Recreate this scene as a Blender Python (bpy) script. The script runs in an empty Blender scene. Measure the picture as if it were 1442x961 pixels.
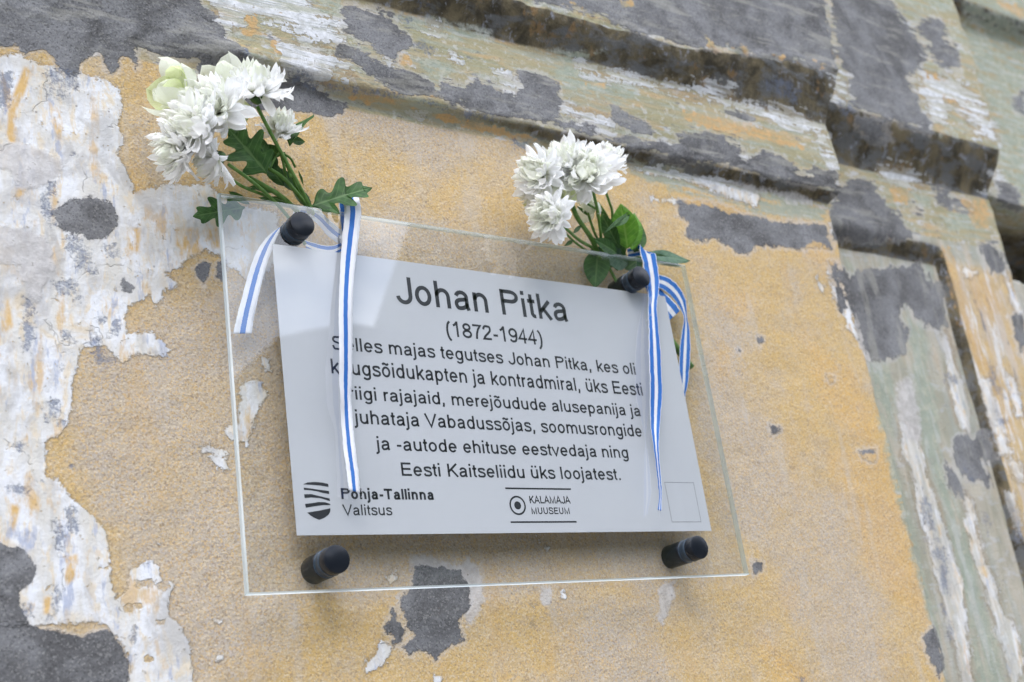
import bpy, bmesh, math, random, os
import numpy as np
from mathutils import Vector, Matrix, Euler
random.seed(7); RNG = np.random.default_rng(7)
S = bpy.context.scene
COL = S.collection
# ---------------------------------------------------------------- camera
F_PX, CX, CY = 1745.35, 721.0, 480.5           # focal length and centre in photo pixels (1442 wide)
VH = np.array([3221.85, 723.22]); VV = np.array([-22.07, -4413.66])
def _ray(p): return np.array([p[0]-CX, -(p[1]-CY), -F_PX])
_X = _ray(VH); _X /= np.linalg.norm(_X)
_Z = _ray(VV); _Z -= _X*(_Z@_X); _Z /= np.linalg.norm(_Z)
_Y = np.cross(_Z, _X)
RC = np.stack([_X, _Y, _Z], 1)                 # world -> camera
CAMZ, CAMY = 1.65, -1.01979
CAM = np.array([0.0, CAMY, CAMZ])
def P(px, py, y):                              # point of the vertical plane at depth y (wall face = 0)
    d = RC.T @ _ray((px, py)); t = (y-CAMY)/d[1]
    return Vector((CAM + d*t).tolist())
def PROJ(V):                                   # wall design coordinates of world points
    c = (V-CAM) @ RC.T
    return np.stack([CX+F_PX*c[:,0]/-c[:,2], CY-F_PX*c[:,1]/-c[:,2]], 1)
cam = bpy.data.cameras.new("camera"); camo = bpy.data.objects.new("camera", cam); COL.objects.link(camo)
M4 = Matrix([list(RC.T[i])+[CAM[i]] for i in range(3)]+[[0,0,0,1]])
camo.matrix_world = M4
cam.sensor_width = 36; cam.lens = 36*F_PX/1442; cam.clip_start = .02; cam.clip_end = 2000
cam.dof.use_dof = True; cam.dof.focus_distance = 1.22; cam.dof.aperture_fstop = 6.0
S.camera = camo
# ---------------------------------------------------------------- world and sun
SUN_EL, SUN_AZ = math.radians(50), math.radians(205)   # azimuth measured from +Y (north) clockwise: behind-left of the camera
w = bpy.data.worlds.new("World"); S.world = w; w.use_nodes = True
nt = w.node_tree; nt.nodes.clear()
N = nt.nodes.new; L = nt.links.new
out = N('ShaderNodeOutputWorld'); bg = N('ShaderNodeBackground'); bg.inputs[1].default_value = .15
sky = N('ShaderNodeTexSky'); sky.sky_type = 'NISHITA'; sky.sun_disc = False
sky.sun_elevation = SUN_EL; sky.sun_rotation = SUN_AZ
tc = N('ShaderNodeTexCoord'); mp = N('ShaderNodeMapping'); mp.inputs['Scale'].default_value = (1.2, 1.2, 2.6)
mp.inputs['Location'].default_value = (.35, .1, .2)
n1 = N('ShaderNodeTexNoise'); n1.inputs['Scale'].default_value = 2.3; n1.inputs['Detail'].default_value = 7; n1.inputs['Roughness'].default_value = .55
n1.inputs['Distortion'].default_value = .25
L(tc.outputs['Generated'], mp.inputs[0]); L(mp.outputs[0], n1.inputs['Vector'])
r1 = N('ShaderNodeValToRGB'); r1.color_ramp.elements[0].position = .40; r1.color_ramp.elements[1].position = .56
L(n1.outputs[0], r1.inputs[0])
n2 = N('ShaderNodeTexNoise'); n2.inputs['Scale'].default_value = 5; n2.inputs['Detail'].default_value = 5
L(mp.outputs[0], n2.inputs['Vector'])
r2 = N('ShaderNodeValToRGB'); r2.color_ramp.elements[0].position = .3; r2.color_ramp.elements[1].position = .7
r2.color_ramp.elements[0].color = (5.0, 5.5, 6.6, 1); r2.color_ramp.elements[1].color = (15.5, 15.7, 16.4, 1)
L(n2.outputs[0], r2.inputs[0])
mx = N('ShaderNodeMix'); mx.data_type = 'RGBA'
L(r1.outputs[0], mx.inputs[0]); L(sky.outputs[0], mx.inputs[6]); L(r2.outputs[0], mx.inputs[7])
L(mx.outputs[2], bg.inputs[0]); L(bg.outputs[0], out.inputs[0])
sun = bpy.data.lights.new("sun", 'SUN'); sun.energy = .6; sun.angle = math.radians(30); sun.color = (1, .97, .92)
suno = bpy.data.objects.new("sun", sun); COL.objects.link(suno)
sd = Vector((math.sin(SUN_AZ)*math.cos(SUN_EL), math.cos(SUN_AZ)*math.cos(SUN_EL), math.sin(SUN_EL)))
suno.rotation_euler = sd.to_track_quat('Z', 'Y').to_euler(); suno.location = (0, -3, 6)
S.view_settings.view_transform = 'Standard'; S.view_settings.look = 'None'; S.view_settings.gamma = 1
S.view_settings.exposure = 1.14
S.cycles.max_bounces = 8; S.cycles.diffuse_bounces = 4; S.cycles.transparent_max_bounces = 12; S.cycles.use_denoising = True
# ---------------------------------------------------------------- object helpers
def tag(o, label=None, cat=None, group=None, kind=None):
    if label: o['label'] = label
    if cat: o['category'] = cat
    if group: o['group'] = group
    if kind: o['kind'] = kind
    return o
def empty(name, loc=(0,0,0)):
    o = bpy.data.objects.new(name, None); COL.objects.link(o); o.location = loc; o.empty_display_size = .02; return o
def link(name, me, parent=None, M=None):
    o = bpy.data.objects.new(name, me); COL.objects.link(o)
    if parent:
        o.parent = parent; o.matrix_parent_inverse = Matrix.Translation(-world_loc(parent))
    if M is not None: o.matrix_basis = M
    return o
def world_loc(o):
    v = Vector(o.get('_w', o.location)); return v
def thing(name, loc, label, cat, group=None, parent=None):
    o = bpy.data.objects.new(name, None); COL.objects.link(o); o.empty_display_size = .02
    if parent: o.parent = parent; o.matrix_parent_inverse = Matrix.Translation(-Vector(parent.location)); 
    o.location = loc
    return tag(o, label, cat, group)
def mesh(name, V, Fc, mats, smooth=True, fm=None):
    me = bpy.data.meshes.new(name)
    me.from_pydata([tuple(v) for v in V], [], Fc); 
    for m in (mats if isinstance(mats, (list, tuple)) else [mats]): me.materials.append(m)
    if fm: me.polygons.foreach_set('material_index', fm)
    if smooth: me.polygons.foreach_set('use_smooth', [True]*len(Fc))
    me.update(); return me
# ---------------------------------------------------------------- material helpers
class NT:
    def __init__(s, name):
        s.m = bpy.data.materials.new(name); s.m.use_nodes = True; s.t = s.m.node_tree; s.t.nodes.clear()
        s.out = s.n('ShaderNodeOutputMaterial'); s.geo = None
    def n(s, k): return s.t.nodes.new(k)
    def l(s, a, b): s.t.links.new(a, b)
    def put(s, sock, v):
        if hasattr(v, 'is_output') or isinstance(v, bpy.types.NodeSocket): s.l(v, sock)
        elif isinstance(v, (tuple, list)) and len(v) == 3 and sock.type == 'RGBA': sock.default_value = (*v, 1)
        else: sock.default_value = v
    def math(s, op, a, b=0.0, c=0.0, clamp=False):
        n = s.n('ShaderNodeMath'); n.operation = op; n.use_clamp = clamp
        s.put(n.inputs[0], a); s.put(n.inputs[1], b)
        if op in ('MULTIPLY_ADD',): s.put(n.inputs[2], c)
        return n.outputs[0]
    def mix(s, f, a, b, blend='MIX'):
        n = s.n('ShaderNodeMix'); n.data_type = 'RGBA'; n.blend_type = blend
        s.put(n.inputs[0], f); s.put(n.inputs[6], a); s.put(n.inputs[7], b); return n.outputs[2]
    def pos(s):
        if not s.geo: s.geo = s.n('ShaderNodeNewGeometry')
        return s.geo.outputs['Position']
    def obj(s): return s.n('ShaderNodeTexCoord').outputs['Object']
    def map(s, v, sc=(1,1,1), loc=(0,0,0), rot=(0,0,0)):
        n = s.n('ShaderNodeMapping'); s.l(v, n.inputs[0]); n.inputs['Scale'].default_value = sc
        n.inputs['Location'].default_value = loc; n.inputs['Rotation'].default_value = rot; return n.outputs[0]
    def noise(s, v, scale, det=4, rough=.55, dist=0.0, col=False):
        n = s.n('ShaderNodeTexNoise'); s.l(v, n.inputs['Vector']); n.inputs['Scale'].default_value = scale
        n.inputs['Detail'].default_value = min(det, 4); n.inputs['Roughness'].default_value = rough; n.inputs['Distortion'].default_value = dist
        return n.outputs[1] if col else n.outputs[0]
    def voro(s, v, scale, feat='F1', rnd=1.0):
        n = s.n('ShaderNodeTexVoronoi'); s.l(v, n.inputs['Vector']); n.inputs['Scale'].default_value = scale; n.feature = feat
        n.inputs['Randomness'].default_value = rnd; return n.outputs['Distance']
    def step(s, v, a, b):          # smoothstep a..b -> 0..1
        n = s.n('ShaderNodeMapRange'); n.interpolation_type = 'SMOOTHSTEP'
        s.put(n.inputs['Value'], v); n.inputs['From Min'].default_value = a; n.inputs['From Max'].default_value = b; return n.outputs[0]
    def attr(s, name):
        n = s.n('ShaderNodeAttribute'); n.attribute_name = name; return n.outputs['Fac']
    def bump(s, h, dist, strength=1.0, normal=None):
        n = s.n('ShaderNodeBump'); n.inputs['Strength'].default_value = strength; n.inputs['Distance'].default_value = dist
        s.l(h, n.inputs['Height'])
        if normal: s.l(normal, n.inputs['Normal'])
        return n.outputs[0]
    def principled(s, **k):
        n = s.n('ShaderNodeBsdfPrincipled')
        for a, v in k.items():
            s.put(n.inputs[a.replace('_', ' ')], v)
        s.l(n.outputs[0], s.out.inputs[0]); return n
def simple(name, col, rough=.6, metal=0.0, var=.0, spec=.5, **k):
    t = NT(name)
    c = col
    if var:
        nz = t.noise(t.obj(), 90, 3)
        c = t.mix(nz, tuple(x*(1-var) for x in col), tuple(min(1, x*(1+var)) for x in col))
    p = t.principled(Base_Color=c, Roughness=rough, Metallic=metal); p.inputs['Specular IOR Level'].default_value = spec
    return t.m
# ---------------------------------------------------------------- weathered plaster
# Layers are real patches of paint, render and grime: each has an outline (below), stored on the wall as a distance
# field; the material breaks its edge up and gives it grain.
def K(ox, oy, *pts, s=3.0): return [(ox+p[0]/s, oy+p[1]/s) for p in pts]
def k7(*p): return K(0, 0, *p)
def k8(*p): return K(480, 0, *p)
def k1(*p): return K(960, 0, *p, s=2.99)
def k2(*p): return K(960, 320, *p, s=2.99)
def k3(*p): return K(960, 640, *p, s=2.99)
def k4(*p): return K(0, 320, *p)
def k5(*p): return K(0, 640, *p)
def k6(*p): return K(480, 640, *p)
LAY = {}
LAY['cem'] = [
 [(-60,-60),(283,-60),(283,0),(300,30),(322,55),(352,80),(400,105),(440,122),(484,148),(480,160),(458,166),(430,158),(330,150),(278,112),(276,88),(250,86),(215,78),(194,65),(199,95),(190,99),(180,84),(172,84),(168,99),(158,101),(146,88),(140,70),(122,82),(105,108),(92,100),(60,72),(36,78),(20,62),(-60,72)],
 k8((20,10),(120,20),(210,60),(235,110),(290,150),(300,190),(240,230),(230,270),(200,250),(130,200),(60,170),(10,110)),
 k8((-20,180),(60,200),(160,250),(230,290),(330,320),(390,350),(400,400),(330,400),(250,380),(170,340),(90,300),(30,240),(-20,230)),
 k8((430,330),(520,350),(570,330),(620,340),(680,370),(740,400),(760,370),(700,325),(820,310),(870,310),(920,370),(930,450),(910,500),(1040,520),(1150,570),(1250,600),(1442,600),(1442,690),(1200,610),(1000,560),(850,520),(700,490),(560,460),(460,440),(410,400)),
 k8((1150,450),(1230,500),(1290,530),(1310,560),(1220,550),(1150,520)),
 k8((700,-200),(1500,-200),(1500,205),(1300,150),(1150,90),(1020,40),(830,10)),
 k1((-30,-200),(560,-200),(600,0),(645,230),(650,285),(500,250),(350,240),(290,220),(130,200),(-30,170)),
 k1((-20,570),(60,560),(150,580),(220,590),(270,640),(280,670),(350,640),(420,660),(480,720),(540,740),(560,700),(640,730),(670,800),(560,790),(400,750),(200,700),(-20,670)),
 k1((170,460),(230,470),(290,510),(260,525),(210,500)),
 [(955,283),(1000,285),(1040,300),(1090,310),(1165,318),(1172,352),(1150,349),(1140,341),(1135,350),(1100,348),(1065,345),(1060,355),(1040,359),(1020,345),(1005,335),(985,342),(965,330),(970,315),(955,305)],
 k1((610,-200),(880,-200),(880,0),(920,80),(1000,180),(1030,250),(960,330),(990,420),(1050,520),(1050,560),(900,510),(720,450),(700,330),(650,220)),
 k1((1000,80),(1080,90),(1150,200),(1170,320),(1100,290),(1040,200),(990,120)),
 k1((740,500),(860,500),(880,590),(800,600),(750,550)),
 k1((1060,800),(1120,810),(1135,870),(1070,860)), k1((1150,840),(1210,850),(1210,885),(1160,870)), k1((970,850),(1010,870),(1020,920),(980,900)),
 k1((640,800),(720,760),(800,770),(860,860),(950,957),(1000,1010),(630,1010)),
 k1((1330,760),(1400,800),(1430,880),(1330,850)), k1((1415,400),(1445,380),(1445,490),(1410,480)),
 k2((690,200),(1000,150),(1100,300),(1110,400),(1060,430),(980,400),(940,320),(900,380),(950,440),(920,540),(860,560),(820,540),(780,520),(740,420),(700,320),(640,150)),
 k2((1150,880),(1270,870),(1320,980),(1140,980)),
 k2((620,140),(650,150),(680,260),(690,340),(670,360),(650,260)),
 k2((1250,80),(1330,60),(1360,170),(1300,200),(1270,150)), k2((1390,380),(1440,360),(1450,520),(1420,540)),
 k2((748,940),(810,930),(812,965),(800,980),(765,975)),
 k3((1015,770),(1060,735),(1080,800),(1100,880),(1085,945),(1050,880),(1030,820)),
 k3((1140,0),(1260,0),(1290,130),(1200,110),(1150,40)), k3((1110,30),(1160,80),(1170,180),(1120,120)),
 k5((-200,330),(20,370),(100,400),(140,440),(155,480),(135,540),(80,580),(80,640),(130,735),(240,740),(350,770),(450,735),(520,830),(550,890),(530,1100),(-200,1100)),
 [(75,300),(97,283),(117,278),(147,280),(163,290),(165,318),(150,335),(133,338),(113,330),(90,322)],
 k6((310,475),(420,470),(500,500),(540,570),(540,640),(510,690),(500,730),(530,790),(470,810),(400,870),(350,830),(330,830),(290,850),(245,815),(320,765),(280,720),(245,640),(245,600),(300,550)),
 k6((180,730),(200,700),(215,650),(240,680),(270,760),(240,790)), k6((205,790),(255,760),(262,790),(225,810)),
 k4((820,180),(850,140),(880,160),(860,240),(840,220)), k4((925,160),(945,140),(945,230),(930,220)),
 k2((235,510),(255,515),(250,530),(238,525)), k2((320,470),(335,470),(333,488),(322,485)), k2((612,630),(635,630),(635,650),(620,655)), k2((375,840),(405,843),(400,860),(380,860)),
 k3((300,440),(345,455),(335,490),(305,500)), k4((520,220),(560,240),(560,300),(520,270)),
]
LAY['pal'] = [  # pale grey skim
 k7((-60,610),(90,610),(200,640),(270,680),(260,730),(190,790),(110,810),(70,790),(30,720),(-60,710)),
 k7((120,80+60),(143,165),(150,240),(110,250),(95,190)) if False else k7((360,140),(390,135),(430,180),(425,240),(380,240),(350,200)),
 k4((-60,0),(60,0),(180,40),(220,100),(230,180),(180,280),(150,320),(110,260),(70,160),(-60,150)),
 k6((300,430),(400,425),(430,450),(500,480),(545,440),(590,500),(600,620),(570,700),(530,730),(500,600),(310,480)),
 k6((230,600),(250,570),(260,640),(250,650)), k6((845,560),(885,570),(880,630),(855,630)),
 k6((1350,560),(1410,530),(1395,640),(1360,730),(1335,700)),
 k1((650,-200),(800,-200),(790,0),(800,100),(850,300),(880,450),(760,430),(700,300)),
 k1((200,770),(420,800),(600,860),(600,880),(400,830)),
 k2((720,330),(780,350),(800,560),(770,560)), k2((900,640),(960,640),(1000,780),(1010,900),(940,900)),
]
LAY['wht'] = [
 [(-60,85),(25,75),(60,90),(100,100),(130,110),(170,125),(172,150),(165,175),(178,205),(165,215),(180,235),(190,270),(215,262),(255,262),(290,260),(312,275),(345,290),(390,300),(395,330),(390,365),(365,400),(345,395),(313,360),(290,353),(253,373),(233,385),(247,400),(230,413),(220,437),(210,417),(180,433),(177,450),(180,470),(213,467),(238,490),(233,505),(207,500),(187,500),(172,510),(160,500),(147,487),(123,490),(110,507),(103,553),(100,580),(83,613),(67,620),(65,672),(83,674),(103,703),(123,720),(143,740),(153,763),(155,790),(160,827),(163,847),(182,833),(183,803),(213,792),(227,797),(227,817),(243,823),(240,840),(235,847),(237,867),(250,873),(263,900),(268,930),(270,1000),(170,1000),(183,937),(170,900),(150,880),(-60,880)],
 k6((110,880),(150,850),(175,790),(205,820),(200,880),(150,915),(115,915)), k6((195,520),(225,480),(240,530),(210,545)),
 k6((825,335),(845,360),(835,372)), k6((865,385),(885,395),(870,410)), k6((935,585),(950,595),(945,602)), k6((812,640),(824,640),(818,655)),
 k6((800,715),(820,718),(812,726)), k6((400,945),(420,950),(410,965)),
 k5((540,680),(560,690),(545,760),(520,750)), k5((905,700),(940,695),(945,710),(925,720)), k5((915,855),(935,855),(925,880)), k5((668,370),(680,372),(674,384)),
 k5((865,0),(930,10),(975,60),(960,75),(900,30)), k4((1030,660),(1100,650),(1130,700),(1080,780),(1040,920),(1000,880),(1010,700)), k4((950,840),(1000,830),(1005,920),(960,880)),
 k4((1110,560),(1135,555),(1145,610),(1115,610)), k4((840,920),(900,920),(950,961),(850,961)),
 k1((-60,375),(150,415),(350,455),(500,490),(610,550),(655,770),(620,690),(560,560),(400,510),(200,450),(-60,395)),
 k1((1010,290),(1080,310),(1150,360),(1200,360),(1260,430),(1310,520),(1330,600),(1250,570),(1190,480),(1130,440),(1100,530),(1040,530),(1030,430),(980,360)),
 k1((640,320),(700,330),(690,420),(640,420)), k1((830,690),(900,700),(1000,760),(1040,800),(900,770),(830,740)),
 k1((50,340),(100,335),(200,380),(220,410),(150,400)), k1((240,670),(310,670),(320,705),(250,695)),
 k1((0,745),(160,760),(330,830),(320,870),(200,830),(80,790)),
 k1((1310,730),(1345,720),(1340,800),(1300,800)), k1((620,900),(655,895),(650,960),(625,1010)),
 k2((612,190),(640,240),(690,300),(715,330),(740,460),(700,430),(680,360),(640,280)), k2((555,210),(580,190),(580,230),(600,250),(590,265)),
 k2((1080,420),(1120,450),(1170,620),(1210,760),(1210,860),(1170,850),(1130,700),(1110,560)),
 k2((920,820),(980,840),(1000,980),(920,980)), k2((1340,160),(1380,200),(1440,380),(1430,400),(1370,280)), k2((1190,180),(1250,180),(1250,210),(1200,210)),
 k2((1250,640),(1300,640),(1340,800),(1400,960),(1340,960),(1290,800)), k2((1360,600),(1400,640),(1440,800),(1410,800)),
 k3((950,-20),(1010,-20),(1030,100),(1080,200),(1120,350),(1170,500),(1200,700),(1230,1000),(1180,1000),(1130,760),(1080,560),(1040,380),(980,200)),
 k3((1180,150),(1230,200),(1260,340),(1300,500),(1350,640),(1410,760),(1442,880),(1400,1000),(1350,800),(1290,640),(1250,480),(1200,320)),
 k3((1350,150),(1400,170),(1442,330),(1430,360),(1380,250)), k3((1380,20),(1420,30),(1440,120),(1400,90)),
 k8((370,100),(415,98),(420,120),(380,128)), k8((460,232),(480,230),(485,255),(465,250)), k8((673,305),(705,312),(700,325),(680,322)), k8((165,240),(190,238),(220,275),(190,262)),
 k8((1010,265),(1100,290),(1250,310),(1300,350),(1442,375),(1442,400),(1200,350),(1100,330),(1020,290)),
 k8((930,440),(1020,460),(1140,500),(1150,560),(1020,510),(940,480)), k8((710,360),(760,370),(740,408),(715,385)),
 k8((-60,70),(30,110),(20,170),(-40,140)), k8((-20,245),(40,280),(80,330),(30,340),(-20,310)), k8((300,480),(345,485),(330,500)),
 [(292,-20),(330,-20),(420,-20),(470,40),(480,60),(440,58),(395,30),(350,20),(340,40),(318,50),(300,28)],
 [(395,60),(440,55),(480,80),(470,125),(440,118),(400,100)],
 k8((1180,690),(1300,710),(1442,740),(1442,750),(1280,730)), k8((1300,830),(1400,840),(1442,850),(1442,865),(1320,850)),
]
LAY['hol'] = [  # places where the white has gone again
 k5((570,530),(640,525),(650,560),(575,565)), k5((660,700),(695,700),(690,722),(665,718)), k5((600,850),(655,845),(650,880),(610,880)),
 k5((665,560),(700,530),(710,560),(690,590)), k5((525,640),(560,635),(550,665),(530,665)), k5((575,630),(600,630),(595,645),(580,645)), k5((405,470),(460,470),(450,490),(410,500)),
 k4((340,520),(420,510),(470,600),(340,620)), k7((570,210),(600,220),(830,270),(900,330),(700,400),(520,560),(530,440),(470,300),(560,290)),
 k7((770,700),(930,650),(930,780),(800,750)),
]
LAY['grn'] = [
 k8((1120,220),(830,215),(930,250),(1020,300),(1100,340),(1250,350),(1260,420),(1150,440),(1040,420),(960,390),(880,300)),
 k8((200,60),(360,80),(600,120),(640,160),(500,170),(420,130),(300,110)), k8((330,260),(420,250),(520,310),(420,340),(340,310)),
 k8((140,330),(240,380),(200,370)),
 k8((560,520),(700,545),(900,600),(1100,650),(1300,690),(1442,720),(1442,800),(1290,770),(1180,700),(900,620),(600,560)),
 k8((190,500),(300,500),(300,515)), k8((740,600),(860,610),(880,640),(800,625)),
 k1((-60,720),(200,790),(400,810),(610,880),(610,930),(400,915),(300,900),(200,850),(-60,800)), 
 k1((900,0),(1000,30),(1100,60),(1130,20),(1150,-100),(880,-100)), k1((900,100),(960,130),(950,190),(905,160)), k1((670,300),(700,340),(695,380),(655,370)),
 k1((1070,540),(1180,560),(1170,580),(1090,570)), k1((950,800),(1050,830),(1060,900),(980,850)), k1((1100,900),(1200,890),(1230,960),(1130,960)),
 k1((1155,-200),(1600,-200),(1600,900),(1330,900),(1340,600),(1200,150)),
 k2((940,380),(1010,400),(1040,500),(1030,600),(1070,700),(1090,900),(1060,980),(1020,980),(1000,800),(980,640),(960,500)),
 k2((790,560),(860,560),(900,640),(880,800),(900,980),(870,980),(830,800),(800,660)), k2((1000,160),(1060,170),(1060,260),(1020,240)),
 k2((690,140),(730,170),(760,240),(720,220)),
 k3((1040,-20),(1090,-20),(1120,120),(1190,240),(1230,420),(1270,620),(1330,800),(1370,1000),(1240,1000),(1210,760),(1200,620),(1150,430),(1110,250),(1060,100)),
 k3((880,-20),(930,120),(1000,400),(1030,500),(1090,740),(1110,960),(1080,800),(1020,600),(950,330),(880,100)),
 k3((1380,760),(1442,800),(1442,960),(1420,900)), [(285,0),(350,-30),(480,-20),(480,20),(420,25),(350,8)], [(410,30),(470,30),(470,60),(430,60)],
]
LAY['drk'] = [
 k7((170,310),(240,290),(320,320),(330,360),(290,400),(240,415),(190,390)), k7((-60,290),(50,300),(60,350),(20,470),(-60,470)),
 k7((205,770),(225,780),(200,860),(220,950),(195,940),(180,850)), k7((305,645),(325,640),(320,660),(308,660)),
 k4((280,60),(330,50),(400,100),(390,190),(350,180),(300,120)), k4((100,290),(140,320),(130,520),(110,530),(90,430)),
 k4((180,760),(240,730),(260,820),(240,830),(190,810)), k4((410,370),(450,390),(430,405),(410,390)), k4((270,440),(300,445),(300,480),(275,475)), k4((390,475),(412,478),(408,495),(392,490)),
 k4((400,510),(440,505),(490,560),(480,600),(430,600),(400,560)), k4((470,400),(500,400),(500,440),(475,460)), k4((440,80),(490,70),(500,130),(460,140)), k4((70,910),(100,930),(90,950)),
 k4((250,590),(272,590),(270,612),(255,610)), k4((220,230),(320,220),(350,300),(340,330),(260,290)),
 k5((280,230),(310,230),(330,310),(300,330)), k5((240,560),(265,580),(240,690),(200,710),(220,640)), k5((100,640),(130,640),(130,680),(105,670)), k5((562,730),(578,740),(572,800),(560,780)),
 k5((30,140),(130,130),(180,110),(120,165),(60,165)), k5((235,280),(262,300),(262,400),(240,380)), k5((550,850),(575,845),(570,865)), k5((290,40),(310,38),(308,52),(295,52)),
 k8((310,190),(350,180),(390,210),(380,225),(330,210)), k8((340,15),(360,15),(360,60),(330,50)), k8((255,75),(290,80),(285,95),(260,90)),
 k8((0,365),(200,385),(360,420),(520,470),(640,495),(640,505),(500,485),(340,440),(180,400),(0,380)),
 k8((730,600),(780,610),(830,635),(780,628)), k1((360,340),(440,330),(500,380),(480,430),(400,420)),
 k1((665,430),(720,435),(720,480),(680,480)), 
 k2((1020,0),(1030,0),(1030,5)), k2((1330,780),(1370,800),(1360,850),(1335,830)), k2((1290,560),(1320,600),(1370,720),(1350,720),(1300,640)), k2((1105,640),(1130,620),(1170,650),(1150,660)),
 k3((1010,130),(1040,180),(1060,300),(1120,500),(1110,600),(1090,520),(1050,330),(1010,220)), k3((1090,620),(1130,700),(1150,800),(1120,780)),
 k3((1190,60),(1225,120),(1210,140),(1190,90)), k3((1360,180),(1400,230),(1442,330),(1442,420),(1390,290)), k3((1270,250),(1310,300),(1290,330)),
 k3((495,945),(512,945),(508,965)), k3((1100,430),(1110,430),(1120,600),(1110,600)),
 [(404,95),(440,110),(480,122),(480,134),(440,124),(410,110)], [(346,62),(352,64),(352,78),(344,74)],
]
LAY['dun'] = [
 [(325,400),(400,380),(412,640),(340,680)], [(120,500),(220,440),(320,400),(420,400),(420,650),(440,760),(420,900),(300,1000),(200,820),(110,640)],
 [(500,300),(560,310),(860,350),(860,400),(700,390),(500,360)], [(420,745),(1000,745),(1050,800),(700,840),(420,820)],
 [(480,150),(620,160),(760,210),(720,240),(560,200),(470,175)], [(985,400),(1060,430),(1040,560),(1100,620),(1080,760),(1020,760),(980,600)],
 [(1080,640),(1180,700),(1240,860),(1260,1000),(1160,1000),(1120,820)], [(780,860),(900,840),(960,1000),(800,1000)], [(180,170),(240,200),(240,260),(185,240)],
]
LAY['org'] = [  # ochre showing through or on top
 k7((100,280),(200,290),(190,330),(130,320),(120,370),(60,500),(70,600),(40,620),(20,560),(50,400)), k7((200,420),(270,480),(262,600),(240,590),(220,520)),
 k7((540,700),(580,720),(610,830),(570,830)), k7((60,790),(120,790),(90,850),(60,830)), k4((0,280),(40,300),(60,420),(20,460),(0,440)), k4((60,600),(75,640),(70,760),(55,760)),
 k4((740,0),(920,0),(935,90),(880,100),(800,120),(740,80)), k4((530,0),(600,0),(590,120),(540,100)), k4((0,150),(70,155),(75,200),(20,200)),
 k5((270,420),(330,420),(340,520),(280,560),(250,500)), k5((40,200),(90,220),(60,340),(40,300)), k5((180,600),(230,590),(210,680),(180,680)), k5((120,170),(165,180),(150,240),(120,230)),
 k7((1150,20),(1230,30),(1250,60),(1200,75),(1150,60)), k7((950,0),(1100,40),(1100,150),(1040,165),(990,110),(940,60)), k7((1140,170),(1200,170),(1190,230),(1140,200)),
 k8((75,190),(110,200),(140,235),(100,225)), k8((240,215),(290,230),(310,270),(270,285),(240,255)), k8((350,395),(400,395),(410,425),(370,420)), k8((980,10),(1040,40),(1060,50),(1040,62)) if False else k8((975,10),(1000,15),(1050,55),(1000,42)),
 k8((1160,-10),(1230,0),(1240,30),(1200,35)), k8((0,400),(200,410),(500,500),(860,590),(860,610),(600,560),(300,470),(0,410)),
 k8((1020,330),(1120,350),(1120,375),(1030,370)),
 k1((85,130),(120,160),(150,200),(210,190),(230,210),(150,220),(110,200)), k1((250,190),(290,210),(280,230),(240,200)), k1((380,220),(440,240),(420,260),(380,240)), k1((640,220),(665,240),(665,290),(645,270)),
 k1((0,470),(200,500),(450,560),(560,660),(420,610),(200,560),(0,510)), k1((0,820),(200,860),(380,900),(370,920),(180,890),(0,850)),
 k1((1020,300),(1070,300),(1130,360),(1180,470),(1130,440),(1060,400)), k1((870,780),(960,790),(950,860),(900,850)), k1((1170,830),(1290,850),(1300,957),(1250,957)), k1((560,250),(620,260),(600,285)),
 k1((1330,0),(1450,30),(1450,80),(1400,60)),
 k2((560,60),(620,90),(650,150),(600,200),(500,100)), k2((1090,60),(1130,90),(1200,300),(1260,480),(1320,620),(1300,640),(1240,600),(1180,400),(1120,240)), k2((1200,180),(1300,220),(1350,350),(1300,400),(1230,330)),
 k2((1270,560),(1330,640),(1400,860),(1370,880),(1310,700)), k2((160,250),(280,270),(300,340),(250,400),(180,340)), k2((160,500),(195,520),(180,620),(150,600)),
 k2((510,450),(640,560),(740,640),(800,800),(850,957),(700,900),(580,680)), k3((600,0),(870,0),(940,250),(1000,480),(1040,700),(900,620),(760,440),(700,200)),
 k3((330,760),(440,850),(560,957),(420,957)), k3((430,580),(460,560),(450,640)),
]
def poly_field(px, polys, lim=60.0):
    """signed distance (inside positive) of the union of outlines"""
    f = np.full(len(px), -lim)
    for pl in polys:
        a = np.array(pl, float); lo = a.min(0)-lim*.5; hi = a.max(0)+lim*.5
        idx = np.nonzero((px[:,0] > lo[0])&(px[:,0] < hi[0])&(px[:,1] > lo[1])&(px[:,1] < hi[1]))[0]
        if not len(idx): continue
        q = px[idx]; d2 = np.full(len(idx), 1e9); ins = np.zeros(len(idx), bool)
        for i in range(len(a)):
            p0, p1 = a[i-1], a[i]; e = p1-p0; ee = e@e
            if ee < 1e-9: continue
            r = q-p0; t = np.clip((r@e)/ee, 0, 1); dd = r-t[:,None]*e; d2 = np.minimum(d2, (dd**2).sum(1))
            c = ((p0[1] > q[:,1]) != (p1[1] > q[:,1]))
            with np.errstate(divide='ignore', invalid='ignore'):
                xi = p0[0]+(q[:,1]-p0[1])*(e[0]/(e[1] if e[1] else 1e-12))
            ins ^= c & (q[:,0] < xi)
        s = np.where(ins, 1, -1)*np.sqrt(d2)
        f[idx] = np.maximum(f[idx], s)
    return np.clip(f, -lim, lim)
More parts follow.
